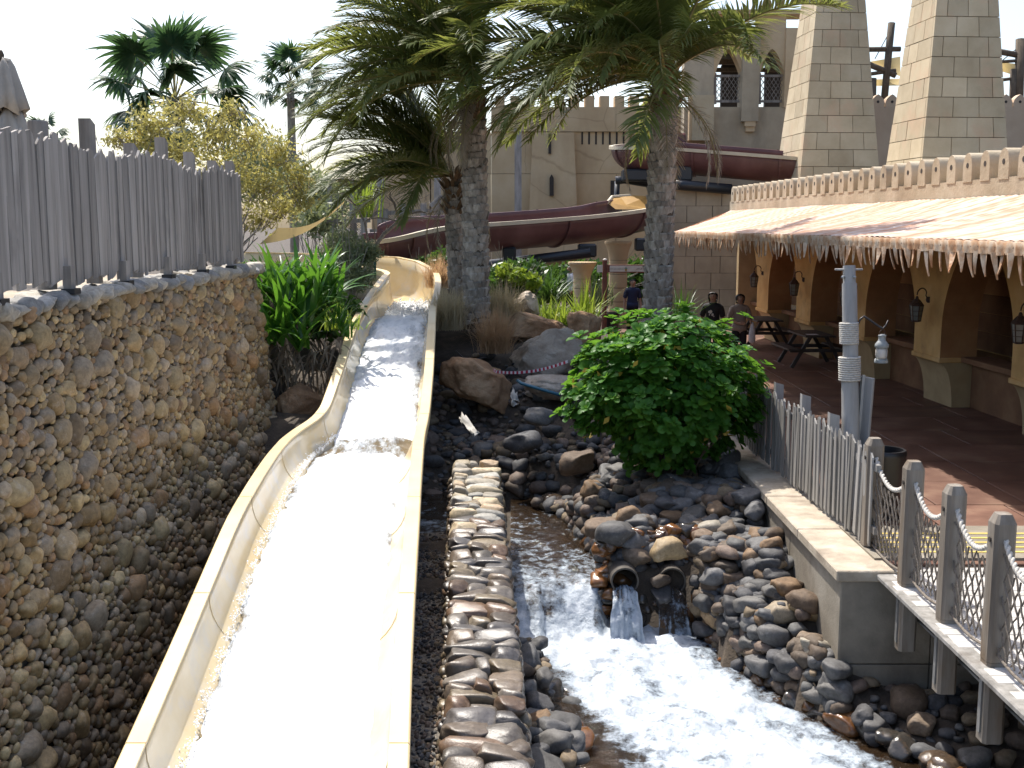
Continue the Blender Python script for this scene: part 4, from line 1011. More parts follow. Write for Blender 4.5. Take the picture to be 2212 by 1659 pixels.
# wall lanterns
def lantern(loc, rz, label, grp):
    r = empty('wall_lantern', label, 'lantern', loc, rz, grp)
    b = MB(); b.tube([(0,0,.02),(-.02,0,.02)], .06, 10); b.build('wall_plate', M['rust'], r)
    q = [(-.02,0,.02),(-.10,0,.10)]+[(-.22+.14*math.cos(a),0,.12+.12*math.sin(a)) for a in np.linspace(.3, math.pi, 9)]
    MB().tube(q, .012, 6).build('bracket', M['rust'], r, smooth=True)
    c = Vector((-.36,0,.10)); n = 6
    b = MB(); b.lathe([(.015,0),(.03,-.03),(.03,-.05),(.06,-.07),(.13,-.16),(.135,-.18)], n, c); b.build('cap', M['rust'], r)
    b = MB(); b.lathe([(.115,-.18),(.08,-.44)], n, c); b.build('glass', M['dimglass'], r)
    b = MB()
    for k in range(n):
        a = 2*math.pi*k/n; b.bar(c+Vector((.12*math.cos(a),.12*math.sin(a),-.18)), c+Vector((.085*math.cos(a),.085*math.sin(a),-.45)), .012,.012)
    for z, r_ in ((-.27,.107),(-.36,.096)): b.tube([c+Vector((r_*math.cos(2*math.pi*k/n),r_*math.sin(2*math.pi*k/n),z)) for k in range(n+1)], .005, 4)
    b.build('cage', M['rust'], r)
    MB().lathe([(.088,-.44),(.092,-.46),(.05,-.475)], n, c).build('base', M['rust'], r)
    return r
a0 = math.atan(.044); lab = ['niche nearest the bridge', 'second arcade pier from the bridge', 'third arcade pier', 'fourth arcade pier', 'fifth arcade pier', 'last arcade pier by the two visitors']
for i, y0 in enumerate(PYN[1:]):
    lx, ly = xf-.0, y0+PW/2; X = 8.325+lx*math.cos(a0)-ly*math.sin(a0); Y = lx*math.sin(a0)+ly*math.cos(a0)
    lantern((X, Y, 1.92), a0+.55, ['rusty caged wall lantern on the first arcade pier by the bridge','rusty caged wall lantern on the second arcade pier from the bridge','rusty caged wall lantern on the third arcade pier from the bridge, behind the lamp post','rusty caged wall lantern on the fourth arcade pier from the bridge','rusty caged wall lantern on the fifth arcade pier from the bridge','rusty caged wall lantern on the last arcade pier behind the two visitors'][i], 'lanterns on the arcade piers')
# picnic tables at the far niches
M['tabledark'] = plain('tabledark', (.05,.04,.035), .6)
def picnic(loc, rz, label):
    t = empty('picnic_table', label, 'table', loc, rz, 'picnic tables under the arcade')
    for k in range(4): b = MB(); b.box((-.27+.18*k,0,.74),(.165,1.5,.04)); b.build('top_slat', M['tabledark'], t)
    for s in (-1,1):
        b = MB(); b.box((s*.62,0,.44),(.24,1.5,.04)); b.build('bench', M['tabledark'], t)
        for yy in (-.55,.55): b = MB(); b.bar((s*.6,yy,0),(s*.18,yy,.72),.05,.08); b.build('leg', M['tabledark'], t)
    for yy in (-.55,.55): b = MB(); b.box((0,yy,.40),(1.3,.05,.08)); b.build('cross_beam', M['tabledark'], t)
picnic((7.05,26.4,.03), .04, 'dark picnic table with a white paper on it against the arcade')
picnic((6.85,30.6,.03), .04, 'dark picnic table behind the visitor holding a white bag')
b = MB(); b.box((0,0,.002),(.26,.2,.004)); o = b.build('paper_sheet', M['tape_white']); o.location = (6.95,25.95,.795); tag(o, 'white paper lying on the dark picnic table', 'paper')
# ================================================================ tapered stone towers
M['towerjoint'] = surf('towerjoint', [(0,(.13,.10,.065)),(1,(.20,.16,.105))], 3, .9, .2)
def tower(label, cx, cy, sc, seed):
    rr = random.Random(seed); T = empty('stone_tower', label, 'tower', (cx, cy, 0), math.atan(.044)+.03, 'tapered stone towers behind the arcade')
    hw = lambda z: (1.235-.0873*(z-4.8))*sc
    b = MB(); b.loft([[Vector((s*(hw(z)-.035), t*(hw(z)-.035), z)) for s, t in ((-1,-1),(1,-1),(1,1),(-1,1))] for z in (3.0, 13.5)], closed=True, cap=True); b.build('core', M['towerjoint'], T)
    z = 3.0; k = 0; ch = .525*sc**.5; g = .009
    while z < 13.3:
        z1 = z+ch
        for face in range(2):
            n = 3 if hw(z) > .62 else 2; ed = [0]+[(i+(.5 if k % 2 else .0)+rr.uniform(-.06,.06))/n for i in range(1 if not k % 2 else 0, n)]+[1]
            ed = sorted(e for e in ed if 0 <= e <= 1)
            for a, c in zip(ed, ed[1:]):
                if c-a < .08: continue
                vs = []
                pr = rr.uniform(-.004,.006)
                for dep in (0, .1):
                    for zz in (z+g, z1-g):
                        h = hw(zz)
                        for e, sg in ((a, 1), (c, -1)):
                            u = lerp(-h, h, e)+(g*sg if 0 < e < 1 else 0)
                            if face == 1 and e == 0: u += .1005    # butt behind the front blocks
                            vs.append(Vector((u, -h-pr+dep, zz)) if face == 0 else Vector((-h-pr+dep, u, zz)))
                MB().add(vs, [(0,1,3,2),(4,6,7,5),(0,4,5,1),(2,3,7,6),(0,2,6,4),(1,5,7,3)]).build('block', M['tower'], T)
        z = z1; k += 1
tower('tapered tower of tan stone blocks beside the upper brown flume', 10.50, 38.2, 1.07, 1)
tower('broader tapered tower of tan stone blocks above the battlements, away from the flume', 11.62, 30.7, .94, 2)

# ================================================================ the fort behind
def crack_mat(name, base):
    m = M[base].copy(); m.name = name; nt = m.node_tree; bs = nt.nodes['Principled BSDF']
    vec = N(nt, 'ShaderNodeNewGeometry').outputs['Position']; nz = noise_tex(nt, vec, .8, 3)
    v = N(nt, 'ShaderNodeTexVoronoi', feature='DISTANCE_TO_EDGE'); v.inputs['Scale'].default_value = .55
    nt.links.new(mix(nt, .25, vec, nz.outputs['Color']), v.inputs['Vector'])
    r = ramp(nt, [(0,(.78,.76,.74)),(.014,(1,1,1))]); nt.links.new(v.outputs[0], r.inputs[0])
    old = bs.inputs['Base Color'].links[0].from_socket; nt.links.new(mix(nt, 1., old, r.outputs[0], 'MULTIPLY'), bs.inputs['Base Color']); return m
M['fort_crack'] = crack_mat('fort_crack', 'fort')
YF = 50
fo_ = empty('fort', 'sand coloured fort with buttress, arrow slits and battlements behind the palms', 'building', (4, YF, 0))
def fbox(name, x0, y0, x1, y1, Y, dep, mat, par=None, zmin=None):
    a = PY(x0, y0, Y); b_ = PY(x1, y1, Y); z0 = b_.z if zmin is None else zmin
    b = MB(); b.box(((a.x+b_.x)/2, Y+dep/2, (a.z+z0)/2), (b_.x-a.x, dep, a.z-z0)); o = b.build(name, M[mat], par or fo_); 
    return off(o) if (par is None or par is fo_) else o
for x0, x1 in ((801,930),(931,1060),(1061,1216),(1217,1330),(1331,1480)):
    fbox('wall_panel', x0, 376, x1, 560, YF, 1.0, 'fort', zmin=-.2)
    fbox('wall_panel', x0, 285 if x0 > 900 else 330, x1, 375, YF, 1.0, 'fort_crack')
    if x0 > 1000: fbox('upper_panel', x0-(.5 if x0 > 1061 else 0), 231, x1+.5, 284, YF-.12, 1.2, 'fort_crack')
x = 1070
while x < 1400:
    fbox('merlon', x, 207, x+20, 231.5, YF, .8, 'fort'); x += 32.3
b = MB(); t0 = [PY(1151,286,YF-.4), PY(1240,286,YF-.4), PY(1251,560,YF-.75), PY(1139,560,YF-.75)]
b.prism([t0[0],t0[1],t0[2],t0[3]], (0,0,0), (0,.9,0)); off(b.build('buttress', M['fort_crack'], fo_))
fbox('arrow_slit', 1185, 288, 1190.5, 332, YF-.56, .2, 'slit')
fbox('arrow_slit', 1187.5, 384, 1196, 423, YF-.72, .2, 'slit')
q = PY(1191.7, 384, YF-.72); b = MB(); b.prism([q+Vector((-.085,0,0)), q+Vector((.085,0,0)), q+Vector((0,0,.15))], (0,0,0), (0,.2,0)); off(b.build('slit_head', M['slit'], fo_))
for k in range(8): fbox('slot', 1256+14.9*k, 285, 1259.5+14.9*k, 312, YF-.02, .3, 'slit')
fbox('niche', 1319, 390, 1329, 432, YF-.02, .2, 'slit')
# gallery with arches on the right
YG = 44
ga = empty('fort_gallery', 'fort gallery with pointed arches and netted balustrade beside the towers', 'building', (10, YG, 0))
def gbox(n, x0, y0, x1, y1, Y, dep, mat, zmin=None): return off(fbox(n, x0, y0, x1, y1, Y, dep, mat, ga, zmin)) if False else _g(n, x0, y0, x1, y1, Y, dep, mat, zmin)
def _g(n, x0, y0, x1, y1, Y, dep, mat, zmin):
    o = fbox(n, x0, y0, x1, y1, Y, dep, mat, ga, zmin); o.matrix_parent_inverse = Matrix.Translation(-Vector(ga.location)); return o
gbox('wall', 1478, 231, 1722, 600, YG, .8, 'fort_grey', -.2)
gbox('block_pier', 1497, 205, 1541, 303, YG-.5, .5, 'tower')
gbox('pier_edge', 1490, 208, 1497, 303, YG-.45, .45, 'fort')
gbox('column', 1607, 60, 1638, 262, YG-.25, .9, 'fort_grey')
gbox('column', 1480, 60, 1541, 206, YG-.1, .7, 'fort_grey')
gbox('column', 1699, 60, 1740, 232, YG-.1, .7, 'fort')
gbox('corbel', 1609, 262, 1632, 273, YG-.22, .5, 'fort'); gbox('corbel', 1611, 273.4, 1630, 284, YG-.15, .4, 'fort')
for xa, xb_ in ((1541.5,1606.5),(1638.5,1698.5)):   # arch heads
    b = MB(); xc = (xa+xb_)/2; hwid = (xb_-xa)/2; pts_l = []; n = 10
    for sgn in (-1, 1):
        pl = [PY(xc+sgn*hwid, 30, YG)]+[PY(xc, 30, YG)]+[PY(xc+sgn*hwid*(1-(k/n))**.62, 170-65*(k/n)**1.0, YG) for k in range(n, -1, -1)]
        b.prism(pl, (0,0,0), (0,.6,0))
    o = b.build('arch_head', M['fort'], ga); o.matrix_parent_inverse = Matrix.Translation(-Vector(ga.location))
gbox('cornice', 1478, 20, 1742, 30, YG-.2, 1.2, 'fort')
gbox('interior_shade', 1560, 140, 1602, 231, YG+3, .3, 'slit'); gbox('interior_shade', 1655, 140, 1700, 231, YG+3, .3, 'slit')  # near-black panels stand in for the shade inside the gallery
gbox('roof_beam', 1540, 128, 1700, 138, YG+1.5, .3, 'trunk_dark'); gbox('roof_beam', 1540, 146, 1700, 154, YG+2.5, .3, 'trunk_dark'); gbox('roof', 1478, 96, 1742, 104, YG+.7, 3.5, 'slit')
for xa, xb_ in ((1544,1605),(1640,1697)):
    b = MB()
    for yy in (164, 219): b.bar(PY(xa,yy,YG+.3), PY(xb_,yy,YG+.3), .07, .09)
    for xx in (xa, xb_): b.bar(PY(xx,158,YG+.3), PY(xx,225,YG+.3), .12, .12)
    for k in range(-8, 16):
        for sgn in (1, -1):
            x0 = xa+k*9; pA = (x0, 219); pB = (x0+sgn*36, 164); q = [(lerp(pA[0],pB[0],t), lerp(pA[1],pB[1],t)) for t in np.linspace(0,1,9)]; q = [u for u in q if xa <= u[0] <= xb_]
            if len(q) > 1: b.tube([PY(u[0],u[1],YG+.3) for u in q], .014, 4, cap=False)
    o = b.build('net_balustrade', M['greywood'], ga); o.matrix_parent_inverse = Matrix.Translation(-Vector(ga.location))
# block wall at the end of the walkway
bw = empty('block_wall', 'plain grey-brown block wall closing the walkway behind the visitors', 'wall', (6.4, 38, 0))
b = MB(); b.box((6.55,38.4,2.2),(2.6,.5,4.8)); o = off(b.build('core', M['joint'], bw))
for j in range(8):
    z = .3+.56*j
    for i in range(3):
        x = 5.30+.86*i+(.0 if j % 2 else -.3); x0 = max(5.26, x); x1 = min(7.84, x+.85)
        b = MB(); b.box(((x0+x1)/2, 38.12, z), (x1-x0-.01, .08, .55)); off(b.build('block', M['fort_grey'], bw))
# reddish wall with knobbed battlements between the towers
rw = empty('red_wall', 'reddish wall with knobbed battlements seen between the stone towers', 'wall', (16, 42, 0))
b = MB(); b.box((17.5,42.4,3.6),(12,.7,8.2-.0)); b.v = [(v[0], v[1], min(v[2], PY(1900,231,42).z)) for v in b.v]; off(b.build('wall', M['fort_red'], rw))
kp = [(-.23,0),(.23,0),(.25,.16),(.2,.3),(.08,.42),(0,.47),(-.08,.42),(-.2,.3),(-.25,.16)]; zt = PY(1900,231,42).z
for k in range(14):
    x = PY(1899,230,42).x+.52*k*1.0
    b = MB(); b.prism([Vector((x+u, 42.15, zt+v)) for u, v in kp], (0,0,0), (0,.4,0)); o = off(b.build('merlon', M['fort_red'], rw))
    b = MB(); b.tube([(x,42.14,zt+.2),(x,42.149,zt+.2)], .05, 10); b.build('peep_hole', M['slit'], o)
# shade structure behind the towers
ss = empty('shade_structure', 'timber poles carrying yellow shade sails behind the towers', 'shade structure', (17, 49, 0))
def pole(pts, D, r, par, mat='trunk_dark', name='pole'):
    b = MB(); b.tube([P(x, y, D) for x, y in pts], r, 8); o = b.build(name, M[mat], par, smooth=True); o.matrix_parent_inverse = Matrix.Translation(-Vector(par.location)); return o
for pts, r in (([(1926,50),(1920,110),(1906,260)],.16),([(1885,170),(1883,260)],.17),([(2204,85),(2200,260)],.2),([(2190,150),(2186,260)],.15),([(1860,107),(1945,106)],.11),([(1865,134),(1935,163)],.13),([(1865,162),(1935,152)],.08),([(2140,108),(2215,122)],.13),([(2140,135),(2215,130)],.07),([(2140,176),(2200,168)],.07),([(1890,127),(1922,68)],.02),([(2160,135),(2205,98)],.02)):
    pole(pts, 49, r, ss)
for cs in (((1868,135),(1945,122),(1945,165),(1905,150)),((1868,172),(1945,170),(1945,185),(1868,186)),((2140,132),(2215,140),(2215,170),(2150,150))):
    V = []; n = 9; c4 = [P(x,y,49.5+.8*(i % 2)) for i,(x,y) in enumerate(cs)]
    for j in range(n):
        for i in range(n):
            u, v = i/(n-1), j/(n-1); p = c4[0].lerp(c4[1],u).lerp(c4[3].lerp(c4[2],u),v); p.z -= .5*u*(1-u)*v*(1-v)*4*.3; V.append(tuple(p))
    o = npmesh('sail', np.array(V), np.array([(j*n+i,j*n+i+1,(j+1)*n+i+1,(j+1)*n+i) for j in range(n-1) for i in range(n-1)]), M['sail'], ss); o.matrix_parent_inverse = Matrix.Translation(-Vector(ss.location))

# ================================================================ brown flumes
def flume(label, pts, r, far, joints, n=60, extra=None):
    """pts: (px, py, D) of the rim nearest the camera"""
    W = [P(*q) for q in pts]; W = np.array([w_[:] for w_ in W]); t = np.linspace(0, len(W)-1, n)
    C = np.stack([np.interp(t, range(len(W)), W[:,i]) for i in range(3)], 1); C = smooth(C, 10)
    F = empty('brown_flume', label, 'water slide', tuple(C[n//2]))
    rings = []; fr = []
    for i in range(n):
        d = Vector(C[min(i+1,n-1)]-C[max(i-1,0)]).normalized(); lat = Vector((d.y, -d.x, 0)).normalized()
        if lat.dot(Vector((0,-1,0))) < 0 and not far[1]: lat = -lat
        fr.append((Vector(C[i])-lat*r, lat, d))
    def ring(i, rr, a1=None):
        c, lat, d = fr[i]; a1 = a1 or math.pi+R(far[0]); return [c+lat*rr*math.cos(a)+Vector((0,0,-rr*math.sin(a))) for a in np.linspace(0, a1, 20)]
    b = MB(); b.loft([ring(i, r) for i in range(n)]); o = off(b.build('shell', M['flume'], F, smooth=True, fix=False)); md = o.modifiers.new('t','SOLIDIFY'); md.thickness = .03; md.offset = 0
    for end in (0,):
        rg = []
        for i in range(n):
            c, lat, d = fr[i]; a = 0 if end == 0 else math.pi+R(far[0]); p = c+lat*r*math.cos(a)+Vector((0,0,-r*math.sin(a))); s = lat if end == 0 else -lat
            rg.append([p+s*.09+Vector((0,0,.055)), p-s*.03+Vector((0,0,.055)), p-s*.03-Vector((0,0,.055)), p+s*.09-Vector((0,0,.055))])
        b = MB(); b.loft(rg, closed=True, cap=True); off(b.build('rim', M['cream'], F))
    for j in joints:
        i = int(j*(n-1)); b = MB(); q = ring(i, r+.02); c, lat, d = fr[i]; b.loft([[p-d*.035 for p in q],[p-d*.035+(p-c).normalized()*.05 for p in q],[p+d*.035+(p-c).normalized()*.05 for p in q],[p+d*.035 for p in q]]); off(b.build('joint_ring', M['flume'], F))
    return F, fr
F1, f1 = flume('brown open flume sweeping low behind the palm trunks', [(1440,446,38),(1405,452,36.2),(1364,459,34.6),(1270,470,33.6),(1104,482,32),(1059,485,31.4),(979,489,30.2),(915,501,29.4),(870,514,29),(820,523,28.8),(740,528,29)], .80, (20, False), (.14,.33,.56,.76,.88))
F2, f2 = flume('brown open flume curving high in front of the fort', [(1440,312,44),(1380,312,43.6),(1335,315,42),(1317,319,40),(1335,320,38.6),(1404,320,37.9),(1455,322,37.6),(1560,330,37.2),(1676,339,36.8),(1790,348,36.6)], .78, (24, True), (.3,.43,.72,.9), 80)
F3, f3 = flume('distant stretch of brown flume beyond the bare tree', [(660,412,46),(740,405,46),(799,400,46),(815,399,47)], .75, (22, False), (.5,))
# yellow chute end behind the palm
V = [P(1312,438,37.2), P(1322,425,38), P(1362,422,38.4), P(1400,424,38), P(1400,452,37.4), P(1330,452,37.0)]
b = MB(); b.prism(V, (0,0,0), (0,.05,0)); M['chute'] = surf('chute', [(0,(.26,.14,.03)),(1,(.38,.22,.06))], 2, .5, .1)
o = tag(b.build('chute_end', M['chute'], None), 'ochre inside of a flume bend showing beside the right palm trunk', 'water slide')
b = MB(); b.tube([P(1312,438,37.1), P(1322,425.5,37.9), P(1362,422.5,38.3)], .06, 6); b.build('rim', M['cream'], o)
# pipes and columns carrying them
fs = empty('flume_supports', 'black pipes and saddles carrying the brown flumes', 'support', (5, 36, 0))
for pts, D, r in (([(1050,573),(1275,546)],33.4,.15),([(1455,398),(1475,400),(1580,409)],37.3,.17),([(1330,390),(1350,388),(1405,397)],39.5,.14),([(1333,392),(1331,480)],40,.1)):
    pole(pts, D, r, fs, 'pipeblack', 'pipe')
for x, y, D, s in ((1375,379,38.9,(1.0,.8,.4)),(1268,541,33.8,(.55,.5,.4)),(1100,552,32.6,(.4,.4,.5)),(1385,528,35.2,(.4,.4,.4)),(1478,375,38,(.5,.5,.5))):
    b = MB(); b.box(P(x,y,D), s); o = bevel(b.build('saddle', M['pipeblack'], fs), .05); o.matrix_parent_inverse = Matrix.Translation(-Vector(fs.location))
def column(label, x, ytop, D, rs, rt, fl):
    q = P(x, ytop, D); h = q.z+.05
    c = empty('flared_column', label, 'column', (q.x, q.y, -.05))
    prof = [(rs*1.02,0)]; nb = 5; hs = h-fl
    for k in range(nb):
        z0, z1 = hs*k/nb, hs*(k+1)/nb; MB().lathe([(rs,z0+.01),(rs,z1-.01)], 20).build('drum', M['fort'], c, smooth=True, shade=40)
    MB().lathe([(rs-.012,0),(rs-.012,hs)], 20).build('core', M['joint'], c, smooth=True, shade=40)
    MB().lathe([(rs,hs)]+[(rs+(rt-rs)*(k/8)**1.8, hs+fl*.86*k/8) for k in range(1,9)]+[(rt*1.03,hs+fl*.88),(rt*1.03,h)], 20).build('capital', M['fort'], c, smooth=True, shade=40)
    return c
column('flared stone column under the brown flume, beside the guard', 1336, 521, 36.3, .30, .43, .6)
column('shorter flared stone column carrying the black pipe', 1258, 566, 37.5, .29, .47, .55)
# timber walkway with lattice beyond the slide
tw = empty('timber_walkway', 'grey timber walkway with rails and lattice beyond the slide', 'walkway', (-3, 38, 0))
def tbar(n, x0, y0, x1, y1, D, w_, h_, mat='greywood'):
    b = MB(); b.bar(P(x0,y0,D), P(x1,y1,D), w_, h_); o = b.build(n, M[mat], tw); o.matrix_parent_inverse = Matrix.Translation(-Vector(tw.location))
for x, y0, y1 in ((870,441,530),(915,440,530),(976,447,530),(822,383,540),(786,440,540),(832,452,520)): tbar('post', x, y0, x, y1, 38, .2, .2)
for x, y0, y1, w_ in ((945,372,530,.22),(1119,279,560,.24),(763,392,560,.22),(712,400,560,.14)): tbar('pole', x, y0, x, y1, 38.4, w_, w_)
for y in (453, 491): tbar('rail', 815, y+ (8 if y == 453 else 3), 985, y, 38, .12, .14)
tbar('deck_beam', 800, 505, 985, 497, 38, .3, .3); tbar('deck_beam', 790, 514, 985, 508, 38.3, .2, .2)
tbar('brace', 930, 445, 955, 423, 38, .14, .14); tbar('brace', 800, 470, 828, 448, 38, .1, .12); tbar('rail', 700, 479, 800, 476, 38, .14, .14)
for xa, ya, xb_, yb, D in ((926,455,978,489,38.1),(826,462,922,490,38.1),(700,482,784,522,38.1)):
    b = MB()
    for sgn in (1,-1):
        for k in range(-14, 40):
            q = [(xa+k*5.2+sgn*t*(yb-ya), lerp(ya,yb,t)) for t in np.linspace(0,1,8)]; q = [u for u in q if xa <= u[0] <= xb_]
            if len(q) > 1: b.bar(P(*q[0],D+.03*sgn), P(*q[-1],D+.03*sgn), .025, .012)
    o = b.build('lattice', M['greywood'], tw); o.matrix_parent_inverse = Matrix.Translation(-Vector(tw.location))
# ochre shade sail over the shrubs
V = []; c4 = [P(744,434,31), P(742,440,31), P(560,528,26), P(600,492,27)]; n = 12
for j in range(n):
    for i in range(n):
        u, v = i/(n-1), j/(n-1); p = c4[0].lerp(c4[3],u).lerp(c4[1].lerp(c4[2],u),v); p.z -= .25*math.sin(math.pi*u); V.append(tuple(p))
tag(npmesh('shade_sail', np.array(V), np.array([(j*n+i,j*n+i+1,(j+1)*n+i+1,(j+1)*n+i) for j in range(n-1) for i in range(n-1)]), M['sail']), 'narrow ochre shade sail stretched above the lily clump', 'shade sail')
# closed parasol behind the fence
pc = P(12, 270, 14); ps = empty('closed_parasol', 'closed grey canvas parasol standing behind the picket fence', 'parasol', (pc.x, pc.y, 2.5))
ztop = P(12,135,14).z-2.5; n = 32
def fold(r, z, k, ph=0, amp=.22): return [Vector((r*(1+amp*math.sin(8*(2*math.pi*i/n)+ph))*math.cos(2*math.pi*i/n), r*(1+amp*math.sin(8*(2*math.pi*i/n)+ph))*math.sin(2*math.pi*i/n), z+.05*math.sin(5*2*math.pi*i/n+k))) for i in range(n)]
b = MB(); b.loft([fold(.03,ztop,0,0,.02), fold(.10,ztop-.01,0,0,.05), fold(.14,ztop-.1,0,0,.1), fold(.2,ztop-.4,0), fold(.25,ztop-.62,1)], closed=True); o = b.build('upper_canvas', M['canvas'], ps, smooth=True); o.modifiers.new('t','SOLIDIFY').thickness = .01
b = MB(); b.loft([fold(.10,ztop-.58,0), fold(.17,ztop-.66,0), fold(.24,ztop-.9,1,.4,.3), fold(.26,ztop-1.4,1,.4,.3), fold(.2,ztop-1.9,0,.4,.3)], closed=True); o = b.build('lower_canvas', M['canvas'], ps, smooth=True); o.modifiers.new('t','SOLIDIFY').thickness = .01
MB().tube([(0,0,0),(0,0,ztop)], .03, 10).build('pole', M['trunk_dark'], ps); MB().lathe([(.02,0),(.03,.04),(.035,.08),(.02,.12),(.004,.14)], 12, (0,0,ztop)).build('finial', M['trunk_dark'], ps, smooth=True)
# finger post sign
sg = empty('finger_sign', 'brown wooden finger post with a white direction board', 'sign', P(1305,697,31.5)); sb = Vector(sg.location); sb.z = 0; sg.location = sb
M['signbrown'] = surf('signbrown', [(0,(.13,.045,.03)),(1,(.21,.08,.055))], 8, .7, .2); M['signwhite'] = surf('signwhite', [(0,(.55,.47,.40)),(1,(.68,.63,.57))], 6, .7, .1)
ht = P(1305,562,31.5).z; MB().tube([(0,0,0),(0,0,ht)], .07, 12).build('post', M['signbrown'], sg, smooth=True, shade=40); MB().lathe([(.06,0),(.055,.03),(.03,.05),(.004,.058)], 12, (0,0,ht)).build('cap', M['signwhite'], sg, smooth=True)
zc = P(1305,579.5,31.5).z
b = MB(); b.box((.60,-.085,zc),(1.12,.03,.22)); bevel(b.build('arm', M['signbrown'], sg), .01)
bd = MB().box((.62,-.105,zc),(.98,.012,.165)).build('board', M['signwhite'], sg)
MB().box((-.14,-.085,zc),(.15,.03,.20)).build('arm_back', M['signwhite'], sg)
def text(s, loc, size, mat, par, name='lettering', al='LEFT'):
    cu = bpy.data.curves.new(name, 'FONT'); cu.body = s; cu.size = size; cu.align_x = al; cu.extrude = .001
    o = bpy.data.objects.new(name, cu); COL.objects.link(o); dg = bpy.context.evaluated_depsgraph_get(); dg.update()
    me = bpy.data.meshes.new_from_object(o.evaluated_get(dg)); bpy.data.objects.remove(o); me.materials.append(mat)
    o = bpy.data.objects.new(name, me); COL.objects.link(o); o.parent = par; o.location = loc; o.rotation_euler = (math.pi/2,0,0); return o
text('Panoramic Restroom', (.15,-.1125,zc-.018), .043, M['slit'], bd)
b = MB()
for k, (u, w_) in enumerate(((.87,.03),(.905,.015),(.93,.03),(.97,.04),(1.01,.02),(1.06,.012))): b.tube([(u,-.1125,zc+.015*((k*7) % 3-1)),(u+w_/2,-.1125,zc-.018),(u+w_,-.1125,zc+.012)], .0045, 5)
b.build('script', M['slit'], bd)
M['teal'] = plain('teal', (.05,.28,.22), .6); M['ochre'] = plain('ochre', (.35,.20,.05), .6)
MB().prism([Vector((.58+u,-.1125,zc+v)) for u, v in ((-.035,.0),(.035,.0),(.02,-.07),(-.02,-.07))],(0,0,0),(0,-.003,0)).build('emblem', M['ochre'], bd)
MB().prism([Vector((.58+u,-.1125,zc+v)) for u, v in ((-.045,.0),(.045,.0),(.03,.02),(-.03,.02))],(0,0,0),(0,-.004,0)).build('emblem', M['teal'], bd)
MB().prism([Vector((.58+u,-.1125,zc+v)) for u, v in ((-.015,.021),(.015,.021),(.0,.065))],(0,0,0),(0,-.004,0)).build('emblem', M['signbrown'], bd)
bin_('black barrel bin standing beside the finger post', Vector((P(1321,700,31.8).x, P(1321,700,31.8).y, -.0)), .21, .86)
# ================================================================ plants: generators
def strip(mb, p0, d0, L, w_, droop, seg=5, side=None, fold=0., taper=.6, mi=0, twist=0):
    """arching strap leaf"""
    p = Vector(p0); d = Vector(d0).normalized(); rows_ = []
    s = side or d.cross(Vector((0,0,1)))
    if s.length < 1e-3: s = Vector((1,0,0))
    s = s.normalized(); st_ = L/seg
    for i in range(seg+1):
        t = i/seg; hw = w_*.5*max(.04, min(1, .55+2.2*t) * (1-max(0,(t-taper)/(1-taper))**1.6))
        if fold: 
            u = s.cross(d).normalized(); rows_.append([p-s*hw+u*hw*fold, p, p+s*hw+u*hw*fold])
        else: rows_.append([p-s*hw, p+s*hw])
        p = p+d*st_; d = (d+Vector((0,0,-droop/seg))).normalized()
    mb.loft(rows_, mi)
def frond_mesh(seed, L=3.5, n=86, droop=1.25, up=.5, mat='frond'):
    r = random.Random(seed); b = MB(); p = Vector((0,0,0)); d = Vector((math.cos(up),0,math.sin(up))); seg = 18; pts_ = []; ds = []
    for i in range(seg+1):
        pts_.append(p.copy()); ds.append(d.copy()); p = p+d*(L/seg); d = (d+Vector((0, .015*r.uniform(-1,1), -droop/seg*(.5+1.0*i/seg)))).normalized()
    b.tube(pts_, [lerp(.026,.005,i/seg) for i in range(seg+1)], 5, 1)
    for k in range(n):
        t = .14+.86*k/(n-1); f = t*seg; i = min(seg-1, int(f)); q = pts_[i].lerp(pts_[i+1], f-i); dd = ds[i]
        s0 = dd.cross(Vector((0,0,1))).normalized(); u0 = s0.cross(dd).normalized()
        ll = (.62 if t < .7 else lerp(.62,.26,(t-.7)/.3))*(.55+.45*min(1,(t-.1)/.2))*r.uniform(.85,1.1)*L/3.5
        for sg_ in (-1,1):
            ang = lerp(1.05,.45,t)+r.uniform(-.12,.12); v = (dd*math.cos(ang)+s0*sg_*math.sin(ang)+u0*r.uniform(.05,.5)).normalized()
            strip(b, q, v, ll, .037*L/3.5, r.uniform(.4,.95), 3, taper=.35)
    return b.build('frond_shape', [M[mat], M['stalk']], None, fix=False)
def take(o): me = o.data; bpy.data.objects.remove(o); return me
FR = [take(frond_mesh(i, 3.5, 86, .85+.3*(i % 3), .4)) for i in range(6)]
FD = [take(frond_mesh(20+i, 3.0, 46, 1.5, .2, 'frond_dry')) for i in range(2)]
